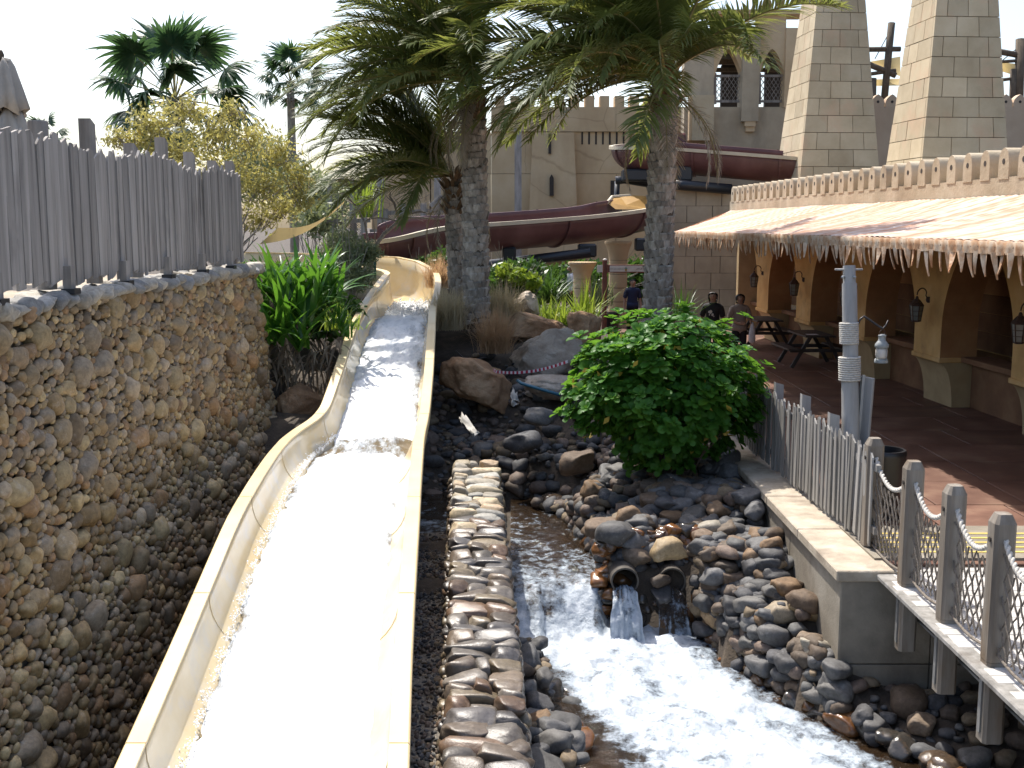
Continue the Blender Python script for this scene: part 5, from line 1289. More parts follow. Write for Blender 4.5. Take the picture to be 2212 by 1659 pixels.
def palm(label, base, top, r0, r1, fronds, L, seed, dry=6, grp='date palms beside the slide'):
    rr = random.Random(seed); base = Vector(base); top = Vector(top); ax = top-base; T = empty('date_palm', label, 'palm tree', base, 0, grp)
    hgt = ax.length; nseg = 14
    MB().tube([ax*(i/nseg) for i in range(nseg+1)], [lerp(r0,r1,i/nseg)*.86*(1.25 if i == 0 else 1) for i in range(nseg+1)], 14).build('trunk', M['trunk_dark'], T, smooth=True)
    b = MB(); per = 11; pitch = .155; k = 0; z = 0.
    while z < hgt-.1:
        a = (k+.5*((k//per) % 2))*2*math.pi/per; t = z/hgt; rad = lerp(r0,r1,t)*rr.uniform(.92,1.06); c = ax*t
        o_ = Vector((math.cos(a), math.sin(a), 0)); s_ = Vector((-math.sin(a), math.cos(a), 0)); w_ = 2*math.pi*rad/per*.60; h_ = pitch*rr.uniform(1.25,1.6)
        j = Vector((0,0,rr.uniform(-.03,.03))); cc = c+o_*rad*.84+j
        vs = [cc-s_*w_-Vector((0,0,h_*.1)), cc+s_*w_-Vector((0,0,h_*.1)), cc-Vector((0,0,h_*.62)), cc+o_*rad*.20-s_*w_*.72+Vector((0,0,h_*.42)), cc+o_*rad*.20+s_*w_*.72+Vector((0,0,h_*.42)), cc+o_*rad*.13-Vector((0,0,h_*.15)), cc-s_*w_*.6+Vector((0,0,h_*.55)), cc+s_*w_*.6+Vector((0,0,h_*.55))]
        b.add(vs, [(0,2,5),(2,1,5),(0,5,3),(5,1,4),(5,4,3),(0,3,6),(1,7,4),(3,4,7,6)])
        z += pitch/per; k += 1
    stuff(b.build('leaf_bases', M['trunk'], T, fix=False))
    b = MB()                                       # shaggy boots under the crown
    for i in range(120):
        a = rr.uniform(0,6.28); z = hgt-rr.uniform(-.25,.75); c = ax*(z/hgt); o_ = Vector((math.cos(a),math.sin(a),0)); rad = r1*rr.uniform(.75,1.0)
        strip(b, c+o_*rad*.8, o_*.8+Vector((0,0,1.0)), rr.uniform(.2,.42), rr.uniform(.05,.1), rr.uniform(-.2,.5), 3, taper=.7)
    stuff(b.build('fibre_boots', M['fibre'], T, fix=False))
    for (az, elv, ll) in fronds:
        me = rr.choice(FR); o = inst('frond', me, T, ax+Vector((0,0,.15))+Vector((math.cos(az),math.sin(az),0))*r1*.35, (rr.uniform(-.5,.5), -elv, az), (ll*L/3.5,)*3)
        o.rotation_euler = (Matrix.Rotation(az,3,'Z') @ Matrix.Rotation(-elv,3,'Y') @ Matrix.Rotation(rr.uniform(-.6,.6),3,'X')).to_euler()
    for i in range(dry):
        az = rr.uniform(0,6.28); o = inst('dry_frond', rr.choice(FD), T, ax+Vector((0,0,-.1)), (0,0,0), (L/3.5*.55,)*3); o.rotation_euler = (Matrix.Rotation(az,3,'Z') @ Matrix.Rotation(rr.uniform(.5,1.0),3,'Y')).to_euler()
    return T
def crown(seed, n, wind=math.pi, bias=.45, lo=-.5, hi=1.15):
    r = random.Random(seed); out = []
    for i in range(n):
        az = i*2.39996+r.uniform(-.2,.2); t = i/n; elv = lerp(hi, lo, t**.8)+r.uniform(-.12,.12)
        d = math.atan2(math.sin(wind-az), math.cos(wind-az)); az += d*bias*r.uniform(.5,1.2)
        out.append((az, elv, r.uniform(.85,1.1)))
    return out
palm('thick-trunked date palm at the foot of the slide with crown swept over it', P(1030,712,23), P(1022,190,23), .285, .25, crown(1,64,math.pi,.6,-.38,1.15), 3.7, 1, 7)
palm('date palm beside the sign and the guard, behind the glossy bush', Vector((P(1416,720,22).x, 22, .0)), P(1437,180,21.6), .30, .26, crown(2,76,math.pi,.5,-.36,1.15), 4.5, 2, 7)
palm('shorter date palm half hidden behind the thick trunk', P(992,700,24.6), P(978,395,24.6), .22, .20, crown(3,36,math.pi,.85,-.35,1.0), 3.2, 3, 4)

# fan palms
def fan_mesh(seed):
    r = random.Random(seed); b = MB(); pl = 1.15; b.tube([(0,0,0),(pl*.5,0,.03),(pl,0,0)], [.018,.014,.01], 5, 1); c = Vector((pl,0,0)); n = 30
    for k in range(n):
        a = lerp(-2.3,2.3,k/(n-1)); v = Vector((math.cos(a), math.sin(a), .25*math.cos(a*1.3)-.05)); L_ = .82*(.72+.28*math.cos(a*.6))*r.uniform(.9,1.1)
        s = Vector((-math.sin(a), math.cos(a), 0)); strip(b, c, v, L_*r.uniform(.85,1.1), .11, r.uniform(.7,1.9), 6, side=s, taper=.25, fold=.25)
    return take(b.build('fan_shape', [M['fan'], M['stalk']], None, fix=False))
FAN = [fan_mesh(i) for i in range(4)]
def fanpalm(label, base, top, n, sc, seed):
    r = random.Random(seed); base = Vector(base); top = Vector(top); ax = top-base; T = empty('fan_palm', label, 'palm tree', base, 0, 'fan palms on the skyline')
    MB().tube([ax*(i/8) for i in range(9)], [lerp(.2,.15,i/8)*sc for i in range(9)], 10).build('trunk', M['trunk'], T, smooth=True)
    b = MB()
    for i in range(70):
        a = r.uniform(0,6.28); z = r.uniform(.0,.8)*sc; o_ = Vector((math.cos(a),math.sin(a),0)); strip(b, ax-Vector((0,0,z))+o_*.12*sc, o_+Vector((0,0,.3)), r.uniform(.15,.3)*sc, .07*sc, .6, 3)
    stuff(b.build('leaf_stubs', M['fibre'], T, fix=False))
    for i in range(n):
        az = i*2.39996+r.uniform(-.2,.2); elv = lerp(1.35,-.75,(i/n)**.9); o = inst('fan_leaf', r.choice(FAN), T, ax, (0,0,0), (sc*r.uniform(.85,1.1),)*3)
        o.rotation_euler = (Matrix.Rotation(az,3,'Z') @ Matrix.Rotation(-elv,3,'Y') @ Matrix.Rotation(r.uniform(-.4,.4),3,'X')).to_euler()
q = P(378,215,29); fanpalm('large fan palm behind the yellow-leaved tree', (q.x, q.y, 1.3), q, 24, 1.28, 5)
q = P(627,178,46); fanpalm('slender fan palm with a bare trunk left of the date palms', (q.x, q.y, .5), q, 22, 1.02, 6)
q = P(97,305,26); fanpalm('small pale palm peeking over the fence', (q.x, q.y, 1.3), q, 9, .42, 7)

# leaf clouds
def leafcloud(name, clumps, n, size, mat, parent=None, elong=2.2, hang=.0, seed=0, shell=.55):
    """clumps: (centre, (rx,ry,rz)); leaves as little diamonds, denser towards the outside of each clump"""
    g = np.random.default_rng(seed); wts = np.array([c[1][0]*c[1][1]*c[1][2] for c in clumps])**.7; wts /= wts.sum(); idx = g.choice(len(clumps), n, p=wts)
    C = np.array([tuple(c[0]) for c in clumps])[idx]; S = np.array([c[1] for c in clumps])[idx]
    d = g.normal(size=(n,3)); d /= np.linalg.norm(d,axis=1)[:,None]; rad = shell+(1-shell)*g.random(n)**.8; rad *= 1+.12*g.normal(size=n)
    pos = C+d*S*rad[:,None]
    a = g.normal(size=(n,3))+d*.6; a[:,2] -= hang; a /= np.linalg.norm(a,axis=1)[:,None]
    b_ = np.cross(a, g.normal(size=(n,3))); b_ /= np.linalg.norm(b_,axis=1)[:,None]
    sz = size*(.6+.8*g.random(n)); L_ = a*(sz*elong*.5)[:,None]; W_ = b_*(sz*.5)[:,None]
    V = np.stack([pos-L_, pos+W_-L_*.1, pos+L_, pos-W_-L_*.1], 1).reshape(-1,3)
    return npmesh(name, V, np.arange(4*n).reshape(n,4), M[mat], parent, False)
def branches(mb, p, d, L, r, depth, rr, out=None, spread=.6):
    q = [Vector(p)]; dd = Vector(d).normalized()
    for i in range(4): dd = (dd+Vector((rr.uniform(-.2,.2),rr.uniform(-.2,.2),rr.uniform(-.05,.15)))).normalized(); q.append(q[-1]+dd*L/4)
    mb.tube(q, [r*(1-.12*i) for i in range(5)], 5, cap=False)
    if out is not None and depth <= 1: out.append(q[-1])
    if depth > 0:
        for k in range(rr.choice((2,3,3))):
            nd = (dd+Vector((rr.uniform(-1,1),rr.uniform(-1,1),rr.uniform(-.4,.7)))*spread).normalized(); branches(mb, q[rr.choice((2,3,4))], nd, L*rr.uniform(.6,.8), r*.58, depth-1, rr, out, spread)
# yellow-leaved tree
q = P(470,470,25.5); yt = empty('yellow_tree', 'fine-leaved tree with yellow-green foliage behind the picket fence', 'tree', (q.x, q.y, 1.6)); rr = random.Random(4); b = MB(); tips = []
for k in range(6): branches(b, (0,0,-.1), (rr.uniform(-.8,.7),rr.uniform(-.4,.4),1), 1.25, .06, 3, rr, tips, .7)
b.build('trunk', M['twig'], yt, smooth=True)
cl = []
for x, y, rx, rz in ((330,270,.75,.55),(400,235,.6,.45),(300,310,.5,.4),(460,290,.75,.6),(540,300,.6,.5),(600,330,.55,.5),(640,390,.5,.5),(560,400,.7,.6),(480,370,.8,.6),(390,330,.8,.5),(560,470,.55,.45),(610,450,.6,.4),(420,420,.7,.5),(350,380,.7,.5),(650,430,.4,.3),(250,300,.35,.3),(500,240,.4,.35)):
    c = P(x, y, 25.5+rr.uniform(-.8,.8))-Vector(yt.location); cl.append((c, (rx, rx*.9, rz)))
o = leafcloud('crown', cl, 9500, .046, 'yellowleaf', yt, 2.6, .3, 4, .15)
b = MB()
for c, s in cl:
    for k in range(9): branches(b, c+Vector((rr.uniform(-.3,.3),rr.uniform(-.3,.3),-s[2]*.6)), (rr.uniform(-1,1),rr.uniform(-1,1),rr.uniform(.2,1.2)), s[0]*.75, .010, 1, rr, None, .6)
b.build('twigs', M['twig'], yt)
# lily clump with large strap leaves
lc = empty('lily_clump', 'big clump of bright green strap-leaved lilies beside the slide', 'plant', P(640,740,18.6)); LL = []
for k in range(8):
    r = random.Random(k); b = MB(); strip(b, (0,0,0), (.35+.1*(k % 3),0,1), 1.0, .085, .6+.22*k*.8, 9, side=Vector((0,1,0)), fold=.22, taper=.35); LL.append(take(b.build('leaf_shape', M['lily'], None, fix=False, smooth=True)))
rr = random.Random(9)
cen = [(555,660,19,.9),(600,640,18.7,1.1),(640,650,18.4,1.1),(690,640,18.6,1.15),(720,640,19,1.05),(600,735,17.9,.9),(650,745,18.0,.85),(570,720,18.4,.9),(660,690,18.2,1.0),(620,690,18.2,1.0),(730,700,18.8,.5),(745,720,18.7,.4)]
for cx, cy, D, s in cen:
    for k in range(24):
        p = P(cx, cy, D)-Vector(lc.location)+Vector((rr.uniform(-.12,.12),rr.uniform(-.15,.15),rr.uniform(-.1,.05)))
        o = inst('leaf', rr.choice(LL), lc, p, (rr.uniform(-.15,.15), rr.uniform(-.35,.45), rr.uniform(0,6.28)), (s*rr.uniform(.7,1.1),s*rr.uniform(.9,1.3),s*rr.uniform(.7,1.1)))
b = MB()
for k in range(150):
    p = P(rr.uniform(580,740), rr.uniform(730,830), 18.3)-Vector(lc.location); strip(b, p, (rr.uniform(-.5,.6),rr.uniform(-1,.2),rr.uniform(-.9,.3)), rr.uniform(.3,.7), .035, 1.2, 5)
stuff(b.build('dead_leaves', M['deadleaf'], lc, fix=False))
# grass tufts and strap clumps
def tuft(name, label, cat, base, n, L, w_, mat, seed, spread=.9, droop=1.3, grp=None, rad=.08, up=1.0):
    r = random.Random(seed); b = MB()
    for k in range(n):
        a = r.uniform(0,6.28); s = r.uniform(0,spread); strip(b, (r.gauss(0,rad),r.gauss(0,rad),0), (math.cos(a)*s, math.sin(a)*s, up), L*r.uniform(.55,1.1), w_*r.uniform(.7,1.2), droop*r.uniform(.5,1.4), 5, taper=.3)
    o = b.build(name, M[mat], None, fix=False); o.location = base; return tag(o, label, cat, grp)
def g3(x, y, D): return P(x, y, D)
tuft('grass_tuft', 'large russet grass tuft beside the pale boulder', 'grass', g3(1068,762,21.2), 900, .95, .012, 'drygrass', 1, .75, 1.4, None, .12)
tuft('grass_tuft', 'pale dry grass tuft left of the thick palm trunk', 'grass', g3(968,712,22.2), 800, .9, .012, 'palegrass', 2, .6, 1.3, None, .14)
tuft('grass_tuft', 'pale dry grass tuft right of the thick palm trunk', 'grass', g3(1082,700,23.6), 900, .95, .012, 'palegrass', 3, .7, 1.2, None, .16)
tuft('grass_tuft', 'reddish grass tuft behind the top of the slide', 'grass', g3(948,622,26.5), 600, .85, .012, 'drygrass', 4, .7, 1.2, None, .14)
tuft('grass_tuft', 'wispy dry grass at the foot of the thick palm trunk', 'grass', g3(1010,690,23.4), 300, .7, .012, 'palegrass', 14, .8, 1.2, None, .14)
tuft('strap_plant', 'lime green strap-leaved plant in front of the barrel bin', 'plant', g3(1262,716,26), 90, 1.25, .05, 'lime', 5, .85, 1.0, None, .1)
tuft('strap_plant', 'low lime green strap plant beside the brown boulder', 'plant', g3(1215,720,25.5), 110, .95, .045, 'lime', 6, .95, 1.1, None, .16)
tuft('strap_plant', 'low lime green strap plant between boulder and leafy ground cover', 'plant', g3(1185,705,26), 90, .8, .045, 'lime', 7, .95, 1.1, None, .16)
tuft('spiky_plant', 'dark green spiky plant in front of the short column', 'plant', g3(1185,655,29), 150, 1.2, .035, 'darkleaf', 8, 1.2, .8, None, .1)
tuft('spiky_plant', 'dark green spiky plant right of the second palm trunk', 'plant', g3(1472,690,26), 60, 1.0, .03, 'darkleaf', 9, 1.2, .8, None, .1)
tuft('spiky_plant', 'green spiky plant by the far brown flume', 'plant', g3(790,470,37), 70, 1.6, .06, 'lime', 10, .8, .6, None, .15)
tuft('cactus_plant', 'dark blue-green spiky plant between the two columns', 'plant', g3(1295,660,33), 160, 1.0, .025, 'shrub', 11, 1.3, .5, None, .15)
tuft('strap_plant', 'small yellow-green strap plant at the edge of the slide top', 'plant', g3(745,712,19.5), 60, .5, .035, 'lime', 12, .9, 1.2, None, .2)
def shrub(name, label, cl, n, size, mat, seed, elong=2.2, stem=True):
    c0 = cl[0]; base = P(c0[0], c0[1], c0[2]); zb = hz(base.x, base.y); s = empty(name, label, 'shrub', (base.x, base.y, zb)); rr = random.Random(seed); cc = [(P(x,y,D)-Vector(s.location), (r_,r_,r_*.8)) for x, y, D, r_ in cl]
    leafcloud('foliage', cc, n, size, mat, s, elong, 0, seed, .25)
    b = MB()
    for c, rad in cc:
        for k in range(3): branches(b, (rr.uniform(-.1,.1),rr.uniform(-.1,.1),-.05), c+Vector((rr.uniform(-.2,.2),rr.uniform(-.2,.2),0)), max(.2,c.length*.9), .016, 1, rr, None, .4)
    b.build('stems', M['twig'], s); return s
shrub('feathery_shrub', 'olive green feathery shrub behind the lily clump', [(755,560,23,.45),(790,545,23,.35),(740,530,23.4,.45),(770,600,22.6,.4),(720,560,23.4,.35)], 6500, .028, 'shrub', 1, 4.5)
shrub('leafy_shrub', 'leafy green ground cover right of the thick palm trunk', [(1100,600,27.5,.5),(1140,590,28,.45),(1080,625,27,.4),(1130,620,27,.45),(1085,585,28,.3)], 2600, .085, 'darkleaf', 2)
shrub('leafy_shrub', 'bright leaves beside the pale boulder and palm trunk', [(1095,590,26.8,.3),(1120,600,26.6,.3),(1150,610,26.6,.25)], 700, .085, 'lime', 12)
shrub('flowering_shrub', 'dark shrub with pink flowers under the brown flume', [(960,570,28.6,.5),(990,585,28.4,.4),(920,580,29,.4)], 2200, .07, 'darkleaf', 3)
shrub('dark_hedge', 'dark hedge under the flume behind the columns', [(1200,610,40,.9),(1260,600,41,.9),(1310,610,40,.9),(1390,600,41,1.0),(1150,620,40,.8),(1430,620,40,.8)], 6000, .12, 'darkleaf', 4)
shrub('dark_shrub', 'dark shrub filling the ground left of the slide top', [(700,690,20.6,.5),(740,670,21.2,.4),(660,640,20.4,.6),(580,620,20.6,.6)], 2600, .08, 'darkleaf', 5)
shrub('olive_tree', 'grey-green tree crown beyond the yellow tree', [(670,420,40,1.1),(700,450,40,1.0),(640,400,42,1.2),(720,430,41,.8),(560,360,44,1.8),(690,475,38,.9)], 9000, .08, 'shrub', 6, 3)
b = MB(); rr = random.Random(3)
for k in range(10): b.lathe([(.0,-.01),(.03,0),(.0,.01)], 6, P(rr.uniform(935,975), rr.uniform(565,588), 28.1))
M['pink'] = plain('pink', (.55,.06,.18), .6); o = b.build('blossoms', M['pink']); stuff(tag(o, 'small pink blossoms on the dark shrub under the flume', 'flowers'))
# bare tree
bt = empty('bare_tree', 'leafless grey tree with twisting branches above the slide top', 'tree', P(800,590,25.5)); rr = random.Random(8); T0 = Vector(bt.location)
def br_(pts_, r0, r1, D=25.5): 
    w_ = [P(x,y,D+rr.uniform(-.2,.2))-T0 for x, y in pts_]; b.tube(w_, [lerp(r0,r1,i/(len(w_)-1)) for i in range(len(w_))], 6)
b = MB()
for pts_, r0, r1 in (([(800,590),(808,535),(830,505),(862,478),(880,462),(888,455)],.06,.03),([(862,478),(852,440),(842,425),(843,415)],.035,.014),([(888,455),(897,440),(905,430)],.022,.008),([(880,462),(910,457),(925,462),(945,455),(960,446),(980,452)],.028,.008),([(870,472),(905,470),(950,474),(975,465),(985,470)],.028,.008),([(862,478),(820,470),(795,474),(790,468)],.02,.008),([(800,590),(795,520),(788,480),(770,445),(745,430)],.035,.01),([(770,445),(740,418),(720,420)],.016,.006),([(812,530),(808,490),(806,470)],.016,.006),([(830,505),(836,490),(833,478)],.014,.006),([(852,440),(838,428),(832,420)],.014,.006),([(925,462),(928,448),(927,436)],.012,.005),([(905,430),(900,418),(898,412)],.01,.005),([(905,430),(920,425),(930,418)],.01,.005),([(788,480),(812,460),(830,452)],.014,.006)): br_(pts_, r0, r1)
b.build('branches', M['twig'], bt, smooth=True)
b = MB()
for k in range(60):
    x = rr.uniform(745,985); y = rr.uniform(415,480); q = P(x,y,25.5)-T0; b.tube([q, q+Vector((rr.uniform(-.2,.2),rr.uniform(-.1,.1),rr.uniform(.05,.3))), q+Vector((rr.uniform(-.4,.4),rr.uniform(-.1,.1),rr.uniform(.1,.45)))], [.006,.005,.003], 4)
stuff(b.build('twigs', M['twig'], bt))
st_ = empty('tree_stakes', 'green stakes tied to a thin trunk beside the palm', 'stakes', P(985,640,25))
for x, y0, y1, m_ in ((977,515,640,'darkleaf'),(990,520,640,'twig'),(998,525,640,'darkleaf'),(810,545,600,'darkleaf')):
    b = MB(); b.tube([P(x,y1,25)-Vector(st_.location), P(x,y0,25)-Vector(st_.location)], .03, 8); b.build('stake', plain('stakegreen',(.03,.09,.06),.6) if m_ == 'darkleaf' else M['twig'], st_, smooth=True)

# ================================================================ glossy bush with leaf rosettes
def rosette(seed):
    r = random.Random(seed); b = MB(); n = r.choice((9,10,11))
    for k in range(n):
        a = k*2.4+r.uniform(-.2,.2); t = k/n; el_ = lerp(.2,1.25,t); L_ = lerp(.145,.08,t)*r.uniform(.9,1.1)
        d = Vector((math.cos(a)*math.cos(el_), math.sin(a)*math.cos(el_), math.sin(el_))); s = Vector((-math.sin(a), math.cos(a), 0)); u = s.cross(d); rows_ = []
        for tt, hw in ((0,.008),(.3,.02),(.6,.036),(.82,.04),(.95,.028),(1.02,.008)):
            p = d*L_*tt-Vector((0,0,.03*tt*tt)); hw *= L_/.13; rows_.append([p-s*hw-u*hw*.3, p, p+s*hw-u*hw*.3])
        b.loft(rows_)
    return take(b.build('rosette_shape', M['bush'], None, fix=False, smooth=True))
ROS = [rosette(i) for i in range(5)]
bc = P(1440,850,15.4); gb = empty('glossy_bush', 'rounded glossy green bush with leaf rosettes beside the low fence', 'bush', (bc.x+.05, bc.y, -.1))
def bushr(dv_):       # lumpy radius of the crown
    n = n3(dv_.x*2.2+3, dv_.y*2.2, dv_.z*2.2)
    return 1+.34*n+.18*n3(dv_.x*5, dv_.y*5, dv_.z*5+8)
BC = P(1432,845,15.5); BS = Vector((1.2,.97,1.0)); g = np.random.default_rng(12); cand = []
while len(cand) < 1000:
    d = Vector(g.normal(size=3)).normalized()
    if d.z < -.95: continue
    rr_ = bushr(d)*(1 if g.random() < .72 else g.uniform(.6,.95))
    if d.z > -.2 and g.random() < .06: rr_ *= g.uniform(1.1,1.28)
    p = BC+Vector((d.x*BS.x*rr_, d.y*BS.y*rr_, d.z*BS.z*rr_))
    if d.z < -.3: p.x = BC.x+(p.x-BC.x)*(1+.3*(d.z+.3))
    cand.append((p, d))
cand.sort(key=lambda q: q[1].dot(Vector((0,-1,.25)))*-1)
rest_V = []; rest_F = []; nb = 0; gl = Vector(gb.location)
for i, (p, d) in enumerate(cand):
    up = (d*.55+Vector((0,0,1))*.75+Vector(g.normal(size=3))*.22).normalized(); qt = Vector((0,0,1)).rotation_difference(up); m_ = qt.to_matrix() @ rotz(g.uniform(0,6.28)); s = g.uniform(.9,1.45)
    if i < 300:
        o = inst('leaf_rosette', ROS[i % 5], gb, p-gl, m_.to_euler(), (s,)*3)
    else:
        me = ROS[i % 5]; 
        if i % 5 not in globals().setdefault('RC', {}):
            RC[i % 5] = (np.array([v.co[:] for v in me.vertices]), np.array([list(f.vertices) for f in me.polygons]))
        v, f = RC[i % 5]; rest_V.append((v*s) @ np.array(m_).T + np.array((p-gl)[:])); rest_F.append(f+nb); nb += len(v)
stuff(npmesh('inner_rosettes', np.concatenate(rest_V), np.concatenate(rest_F), M['bush'], gb))
stuff(leafcloud('yellow_leaves', [(BC-gl, (1.15,.92,.92))], 280, .055, 'goldleaf', gb, 1.9, .4, 3, .85))
stuff(leafcloud('inner_leaves', [(BC-gl, (1.0,.8,.8))], 2200, .08, 'bush', gb, 1.8, .2, 5, .3))
b = MB(); rr = random.Random(2)
for k in range(9): branches(b, (rr.uniform(-.3,.3),rr.uniform(-.2,.2),0), (rr.uniform(-.7,.7),rr.uniform(-.6,.5),.9), .42, .02, 2, rr, None, .45)
b.build('stems', M['trunk_dark'], gb)
# ================================================================ people
SK = plain('skin', (.36,.21,.14), .6, var=.05); HAIR = plain('hair', (.012,.010,.010), .5)
def person(label, loc, rz, pose, sh, tr, height=1.75, hair='short', sleeve=.55, jacket=None):
    J = {'pel':(0,0,.95),'sp':(0,.005,1.10),'ch':(0,0,1.30),'nb':(0,.005,1.445),'nk':(0,-.005,1.52),'hd':(0,-.02,1.60),'ht':(0,-.012,1.695)}
    rad = {'pel':(.155,.105),'sp':(.14,.10),'ch':(.165,.11),'nb':(.08,.07),'nk':(.058,.06),'hd':(.088,.104),'ht':(.084,.10)}
    E = [('pel','sp'),('sp','ch'),('ch','nb'),('nb','nk'),('nk','hd'),('hd','ht')]
    for s, n in ((-1,'l'),(1,'r')):
        J.update({'hp'+n:(s*.09,0,.90),'kn'+n:(s*.10,-.02,.50),'an'+n:(s*.105,.02,.09),'to'+n:(s*.12,-.14,.04),'so'+n:(s*.175,.005,1.40),'el'+n:(s*.235,.03,1.13),'wr'+n:(s*.25,-.04,.90),'pa'+n:(s*.25,-.06,.835)})
        rad.update({'hp'+n:(.095,.10),'kn'+n:(.062,.066),'an'+n:(.042,.046),'to'+n:(.04,.028),'so'+n:(.066,.062),'el'+n:(.041,.042),'wr'+n:(.027,.03),'pa'+n:(.022,.036)})
        E += [('pel','hp'+n),('hp'+n,'kn'+n),('kn'+n,'an'+n),('an'+n,'to'+n),('ch','so'+n),('so'+n,'el'+n),('el'+n,'wr'+n),('wr'+n,'pa'+n)]
    J.update(pose)
    for s, n in ((-1,'l'),(1,'r')):
        pa = Vector(J['pa'+n]); d = (pa-Vector(J['wr'+n])).normalized(); sd = d.cross(Vector((s,0,0)));  sd = sd.normalized() if sd.length > .1 else Vector((0,1,0)); nr = sd.cross(d)
        for k in range(4):
            o_ = sd*(-.024+.016*k); l_ = (.058,.068,.064,.05)[k]; a = pa+o_+d*.035; J[f'f{k}{n}'] = tuple(a); J[f'g{k}{n}'] = tuple(a+d*l_*.6-nr*s*.01); J[f'h{k}{n}'] = tuple(a+d*l_-nr*s*.028)
            for q in 'fgh': rad[f'{q}{k}{n}'] = (.0085,.0085)
            E += [('pa'+n,f'f{k}{n}'),(f'f{k}{n}',f'g{k}{n}'),(f'g{k}{n}',f'h{k}{n}')]
        a = pa-sd*.03-d*.02; J['t0'+n] = tuple(a); J['t1'+n] = tuple(a-sd*.025+d*.03); J['t2'+n] = tuple(a-sd*.028+d*.055)
        for q in ('t0','t1','t2'): rad[q+n] = (.010,.010)
        E += [('pa'+n,'t0'+n),('t0'+n,'t1'+n),('t1'+n,'t2'+n)]
    names = list(J); me = bpy.data.meshes.new('person_body'); me.from_pydata([J[k] for k in names], [(names.index(a), names.index(c)) for a, c in E], [])
    o = bpy.data.objects.new('tmp', me); COL.objects.link(o); o.modifiers.new('s','SKIN').use_smooth_shade = True; sv = me.skin_vertices[0].data
    for i, k in enumerate(names): sv[i].radius = rad[k]
    sv[0].use_root = True
    ss_ = o.modifiers.new('u','SUBSURF'); ss_.levels = ss_.render_levels = 2
    dg = bpy.context.evaluated_depsgraph_get(); dg.update(); bm_ = bpy.data.meshes.new_from_object(o.evaluated_get(dg)); bpy.data.objects.remove(o)
    bm_.materials.clear(); bm_.materials.append(SK)
    for v in bm_.vertices:                       # nose and brow
        c = v.co
        if c.y < -.06 and abs(c.x) < .02 and 1.575 < c.z < 1.635: c.y -= .018*(1-abs(c.x)/.02)
    bones = [(a, c, Vector(J[a]), Vector(J[c])) for a, c in E]
    T = empty('person', label, 'person', loc, rz, None); T.scale = (height/1.77,)*3
    body = bpy.data.objects.new('body', bm_); COL.objects.link(body); body.parent = T
    bm_.polygons.foreach_set('use_smooth', [True]*len(bm_.polygons))
    def near(c):
        best = None
        for a, e, A, B in bones:
            t = max(0, min(1, (c-A).dot(B-A)/max(1e-6, (B-A).length_squared))); d = (c-A.lerp(B, t)).length-lerp(rad[a][0], rad[e][0], t)
            if best is None or d < best[0]: best = (d, a, e, t)
        return best[1:]
    cls = []
    for p in bm_.polygons:
        c = p.center; a, e, t = near(c); k = a[:2]+e[:2]
        if k in ('pesp','spch','chnb','chso'): z = 'shirt'
        elif k == 'soel': z = 'shirt' if t < sleeve*1.6 else 'skin'
        elif k == 'elwr': z = 'shirt' if jacket else 'skin'
        elif k in ('pehp','hpkn','knan'): z = 'trousers'
        elif k == 'anto': z = 'shoes'
        elif k in ('hdht','nkhd'):
            z = 'hair' if (c.z > 1.70 or (c.y > .0 and c.z > 1.56) or (c.z > 1.665 and c.y > -.075) or (hair == 'long' and c.y > -.045 and abs(c.x) > .045)) else 'skin'
        elif k == 'nbnk' and hair == 'long' and c.y > .0: z = 'hair'
        else: z = 'skin'
        cls.append(z)
    def shell(nm, key, mat, thick):
        vi = {}; vs = []; fs = []
        for p, z in zip(bm_.polygons, cls):
            if z != key: continue
            f = []
            for i in p.vertices:
                if i not in vi: v = bm_.vertices[i]; vi[i] = len(vs); vs.append(v.co+v.normal*thick)
                f.append(vi[i])
            fs.append(f)
        if fs: b = MB(); b.v = [tuple(q) for q in vs]; b.f = [tuple(q) for q in fs]; b.m = [0]*len(fs); q = b.build(nm, mat, T, smooth=True, fix=False); q.modifiers.new('t','SOLIDIFY').thickness = .006; return q
    shell('trousers','trousers',tr,.012); shell('shoes','shoes',M['blackplastic'],.01); shell('shirt','shirt',sh,.020); shell('hair','hair',HAIR,.026 if hair == 'short' else .036)
    # hem of the shirt hanging over the trousers
    b = MB(); b.loft([[Vector((rx*math.cos(a), ry*math.sin(a)+.0, z)) for a in np.linspace(0, 2*math.pi, 24, endpoint=False)] for rx, ry, z in ((.165,.128,1.02),(.172,.135,.95),(.178,.14,.86))], closed=True); q = b.build('shirt_hem', sh, T, smooth=True, fix=False); q.modifiers.new('t','SOLIDIFY').thickness = .006
    for s in (-1,1):
        MB().lathe([(.001,-.008),(.007,-.004),(.009,0),(.007,.004),(.001,.008)], 8, (s*.03,-.104,1.63)).build('eye', HAIR, T, smooth=True)
        MB().lathe([(.004,-.03),(.014,-.015),(.016,.005),(.010,.025),(.003,.03)], 8, (s*.09,.0,1.61)).build('ear', SK, T, smooth=True)
    MB().tube([(-.024,-.103,1.56),(0,-.11,1.557),(.024,-.103,1.56)], .005, 5).build('mouth', plain('lips',(.24,.10,.08),.6), T, smooth=True)
    return T
navy = plain('navy', (.012,.02,.06), .8); black = plain('blackcloth', (.012,.012,.014), .85); beige = plain('beigecloth', (.30,.24,.20), .85); white = plain('whitecloth', (.62,.64,.68), .85)
q = P(1366,660,33.6); person('guard in a navy short-sleeved shirt and black trousers beside the palm', (q.x, q.y, .0), .1, {}, navy, black, 1.76)
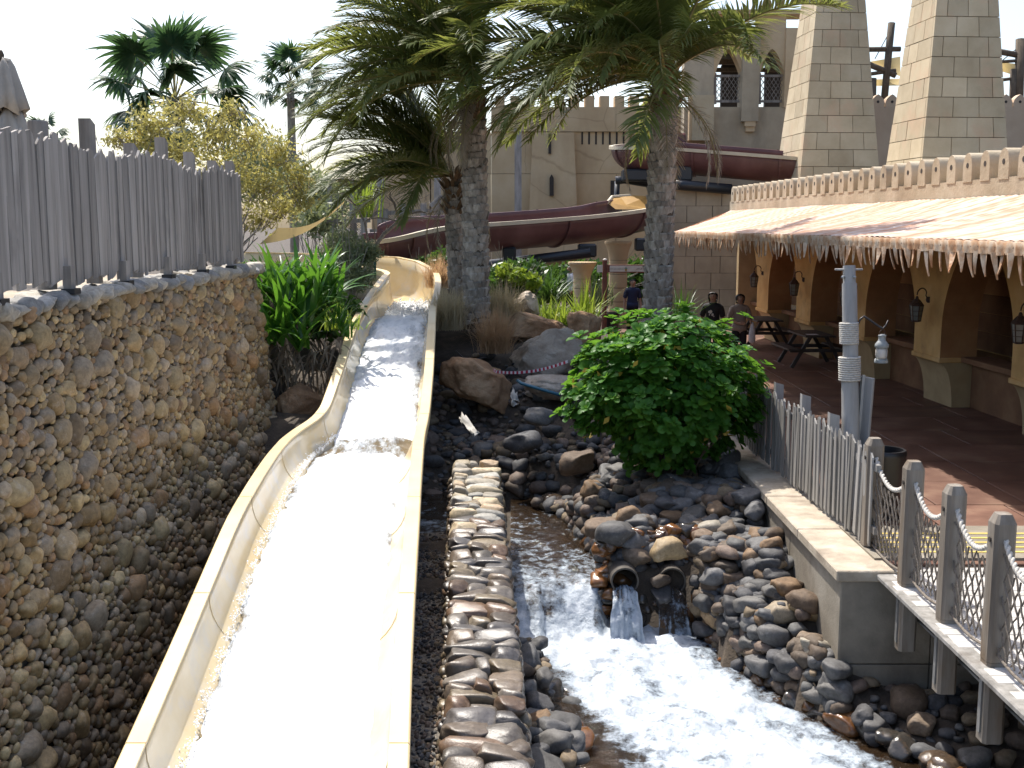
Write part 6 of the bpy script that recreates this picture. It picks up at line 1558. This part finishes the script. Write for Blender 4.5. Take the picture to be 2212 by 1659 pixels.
q = P(1231,640,39.5); person('person in a white shirt walking behind the short column', (q.x, q.y, .15), -1.2, {'knl':(-.1,-.16,.5),'anl':(-.1,-.2,.09),'tol':(-.11,-.36,.04),'anr':(.1,.22,.12),'tor':(.11,.08,.04)}, white, black, 1.78, jacket=True)
q = P(1539,700,26); t = person('person in a black printed t-shirt looking sideways by the arcade', (q.x, q.y, .03), -.35, {'ell':(-.26,.04,1.14),'wrl':(-.28,-.0,.9),'pal':(-.285,-.02,.835)}, black, plain('jeans',(.03,.035,.05),.85), 1.80, 'long')
b = MB(); rr = random.Random(5)
for cx, cz, r_ in ((-.03,1.27,.05),(.02,1.22,.035),(-.05,1.21,.02),(.05,1.18,.018)):
    n = 9; b.add([(cx,-.148,cz)]+[(cx+r_*rr.uniform(.6,1.1)*math.cos(2*math.pi*k/n), -.146+.3*(cx+r_*math.cos(2*math.pi*k/n))**2, cz+r_*rr.uniform(.6,1.1)*math.sin(2*math.pi*k/n)) for k in range(n)], [(0,1+k,1+(k+1) % n) for k in range(n)])
b.build('shirt_print', plain('print',(.5,.46,.42),.8), t, fix=False)
q = P(1597,700,26.2); person('person with long dark hair in a beige shirt holding a white bag', (q.x, q.y, .03), .1, {'ell':(-.25,.0,1.13),'wrl':(-.08,-.2,1.04),'pal':(-.02,-.23,1.04),'elr':(.25,-.02,1.13),'wrr':(.2,-.25,1.07),'par':(.19,-.31,1.07)}, beige, black, 1.74, 'long', sleeve=.6)
b = MB(); c0 = Vector((q.x+.235, q.y-.33, 1.06)); n = 14; rings = []
for z, r_, s in ((.03,.02,0),(0,.025,1),(-.08,.05,2),(-.2,.075,3),(-.33,.085,4),(-.42,.07,5),(-.46,.02,6)): rings.append([c0+Vector((r_*(1+.15*math.sin(k*2.1+s))*math.cos(2*math.pi*k/n), r_*.6*(1+.2*math.sin(k*1.7+s))*math.sin(2*math.pi*k/n), z)) for k in range(n)])
b.loft(rings, closed=True, cap=True); tag(b.build('plastic_bag', plain('bagwhite',(.6,.58,.6),.4), smooth=True), 'white plastic bag hanging from the hand of the person in beige', 'bag')
